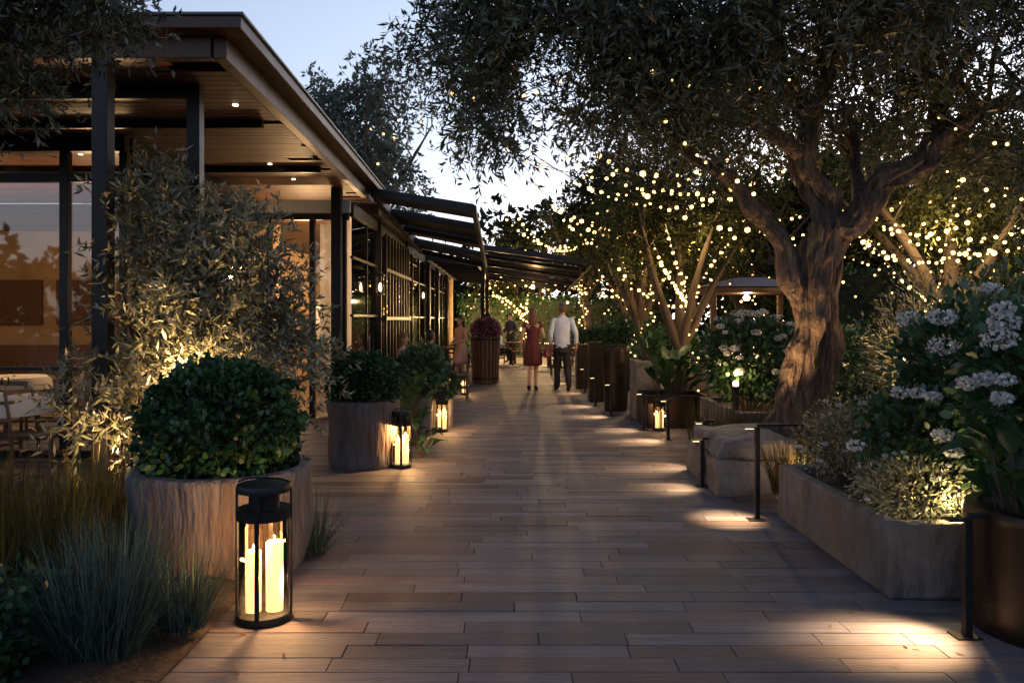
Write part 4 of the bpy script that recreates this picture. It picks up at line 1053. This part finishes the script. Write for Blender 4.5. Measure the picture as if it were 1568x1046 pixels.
sj = dict(wj); sj.update(knL=(-.09, .02, .5), anL=(-.1, 0, .1), toL=(-.12, .12, .03), knR=(.09, .03, .5), anR=(.1, .0, .1), toR=(.12, .12, .03), elL=(-.25, .02, 1.18), wrL=(-.2, .2, 1.12))
human("standing_woman", (-1.18, 18.4, 0), 2.3, 1.62, ('dress', M_dress2), sj, M_hairk, True)
human("standing_man", (-.62, 20.6, 0), 1.2, 1.66, ('shirt', M_jacket, M_trouser), sj, M_hairk)
human("standing_man", (-.05, 28.4, 0), 2.6, 1.75, ('shirt', M_jacket, M_trouser), sj, M_hairk)
sit = dict(sj); sit.update(hipL=(-.09, .02, .93), knL=(-.12, .42, .93), anL=(-.12, .44, .53), toL=(-.13, .56, .465), hipR=(.09, .02, .93), knR=(.12, .42, .93), anR=(.12, .42, .53), toR=(.13, .55, .465), wrR=(.2, .22, 1.14))
human("seated_diner", (-1.5, 14.62, -.42), 0.0, 1.74, ('shirt', M_jacket, M_trouser), sit, M_hairk)
human("seated_diner", (-2.1, 15.28, -.42), -1.57, 1.68, ('shirt', M_dress2, M_trouser), sit, M_hairb, True)
human("seated_diner", (-1.03, 22.0, -.42), 1.57, 1.72, ('shirt', M_shirt, M_trouser), sit, M_hairg)
human("seated_diner", (1.78, 25.5, -.42), 1.57, 1.72, ('shirt', M_jacket, M_trouser), sit, M_hairk)
human("seated_diner", (-.43, 27.1, -.42), -1.57, 1.7, ('shirt', M_shirt, M_trouser), sit, M_hairb, True)

# ------------------------------------------------------------------ world, sun, camera
w = bpy.data.worlds.new("World"); scene.world = w; w.use_nodes = True
nt = w.node_tree; N = nt.nodes; Lk = nt.links
bg = N["Background"]
sky = N.new("ShaderNodeTexSky"); sky.sky_type = 'NISHITA'; sky.sun_disc = False
sky.sun_elevation = rad(6); sky.sun_rotation = rad(25); sky.air_density = 1.0; sky.dust_density = .8; sky.ozone_density = 2.5
hs = N.new("ShaderNodeHueSaturation"); hs.inputs["Saturation"].default_value = .38
tc = N.new("ShaderNodeTexCoord"); sx = N.new("ShaderNodeSeparateXYZ"); Lk.new(tc.outputs["Generated"], sx.inputs[0])
cr = N.new("ShaderNodeValToRGB"); E = cr.color_ramp.elements
E[0].position = 0.; E[0].color = (1.1, .98, 1.04, 1)
E[1].position = 1.; E[1].color = (.62, .74, 1.02, 1)
e = E.new(.14); e.color = (1.12, 1.1, 1.24, 1)
e = E.new(.38); e.color = (1.08, 1.18, 1.4, 1)
e = E.new(.6); e.color = (.8, .92, 1.18, 1)
Lk.new(sx.outputs[2], cr.inputs[0])
tint = N.new("ShaderNodeMix"); tint.data_type = 'RGBA'; tint.blend_type = 'MULTIPLY'; tint.inputs[0].default_value = 1
Lk.new(sky.outputs[0], hs.inputs["Color"]); Lk.new(hs.outputs[0], tint.inputs[6]); Lk.new(cr.outputs[0], tint.inputs[7]); Lk.new(tint.outputs[2], bg.inputs["Color"])
bg.inputs["Strength"].default_value = .25
sd = bpy.data.lights.new("sun", 'SUN'); sd.energy = .2; sd.angle = rad(3); sd.color = (1, .72, .5)
so = bpy.data.objects.new("sun", sd); scene.collection.objects.link(so)
az = rad(25); el = rad(6)
dirv = Vector((math.sin(az) * math.cos(el), math.cos(az) * math.cos(el), math.sin(el)))
so.rotation_euler = (-dirv).to_track_quat('-Z', 'Y').to_euler()

cd = bpy.data.cameras.new("camera"); cam = bpy.data.objects.new("camera", cd); scene.collection.objects.link(cam)
cam.location = (0, 0, 1.5); cam.rotation_euler = (rad(90), 0, 0)
cd.sensor_width = 36; cd.lens = 28.0; cd.shift_y = -.021; cd.clip_end = 1000; cd.clip_start = .05
scene.camera = cam
scene.view_settings.view_transform = 'Standard'; scene.view_settings.look = 'None'; scene.view_settings.exposure = 0; scene.view_settings.gamma = 1
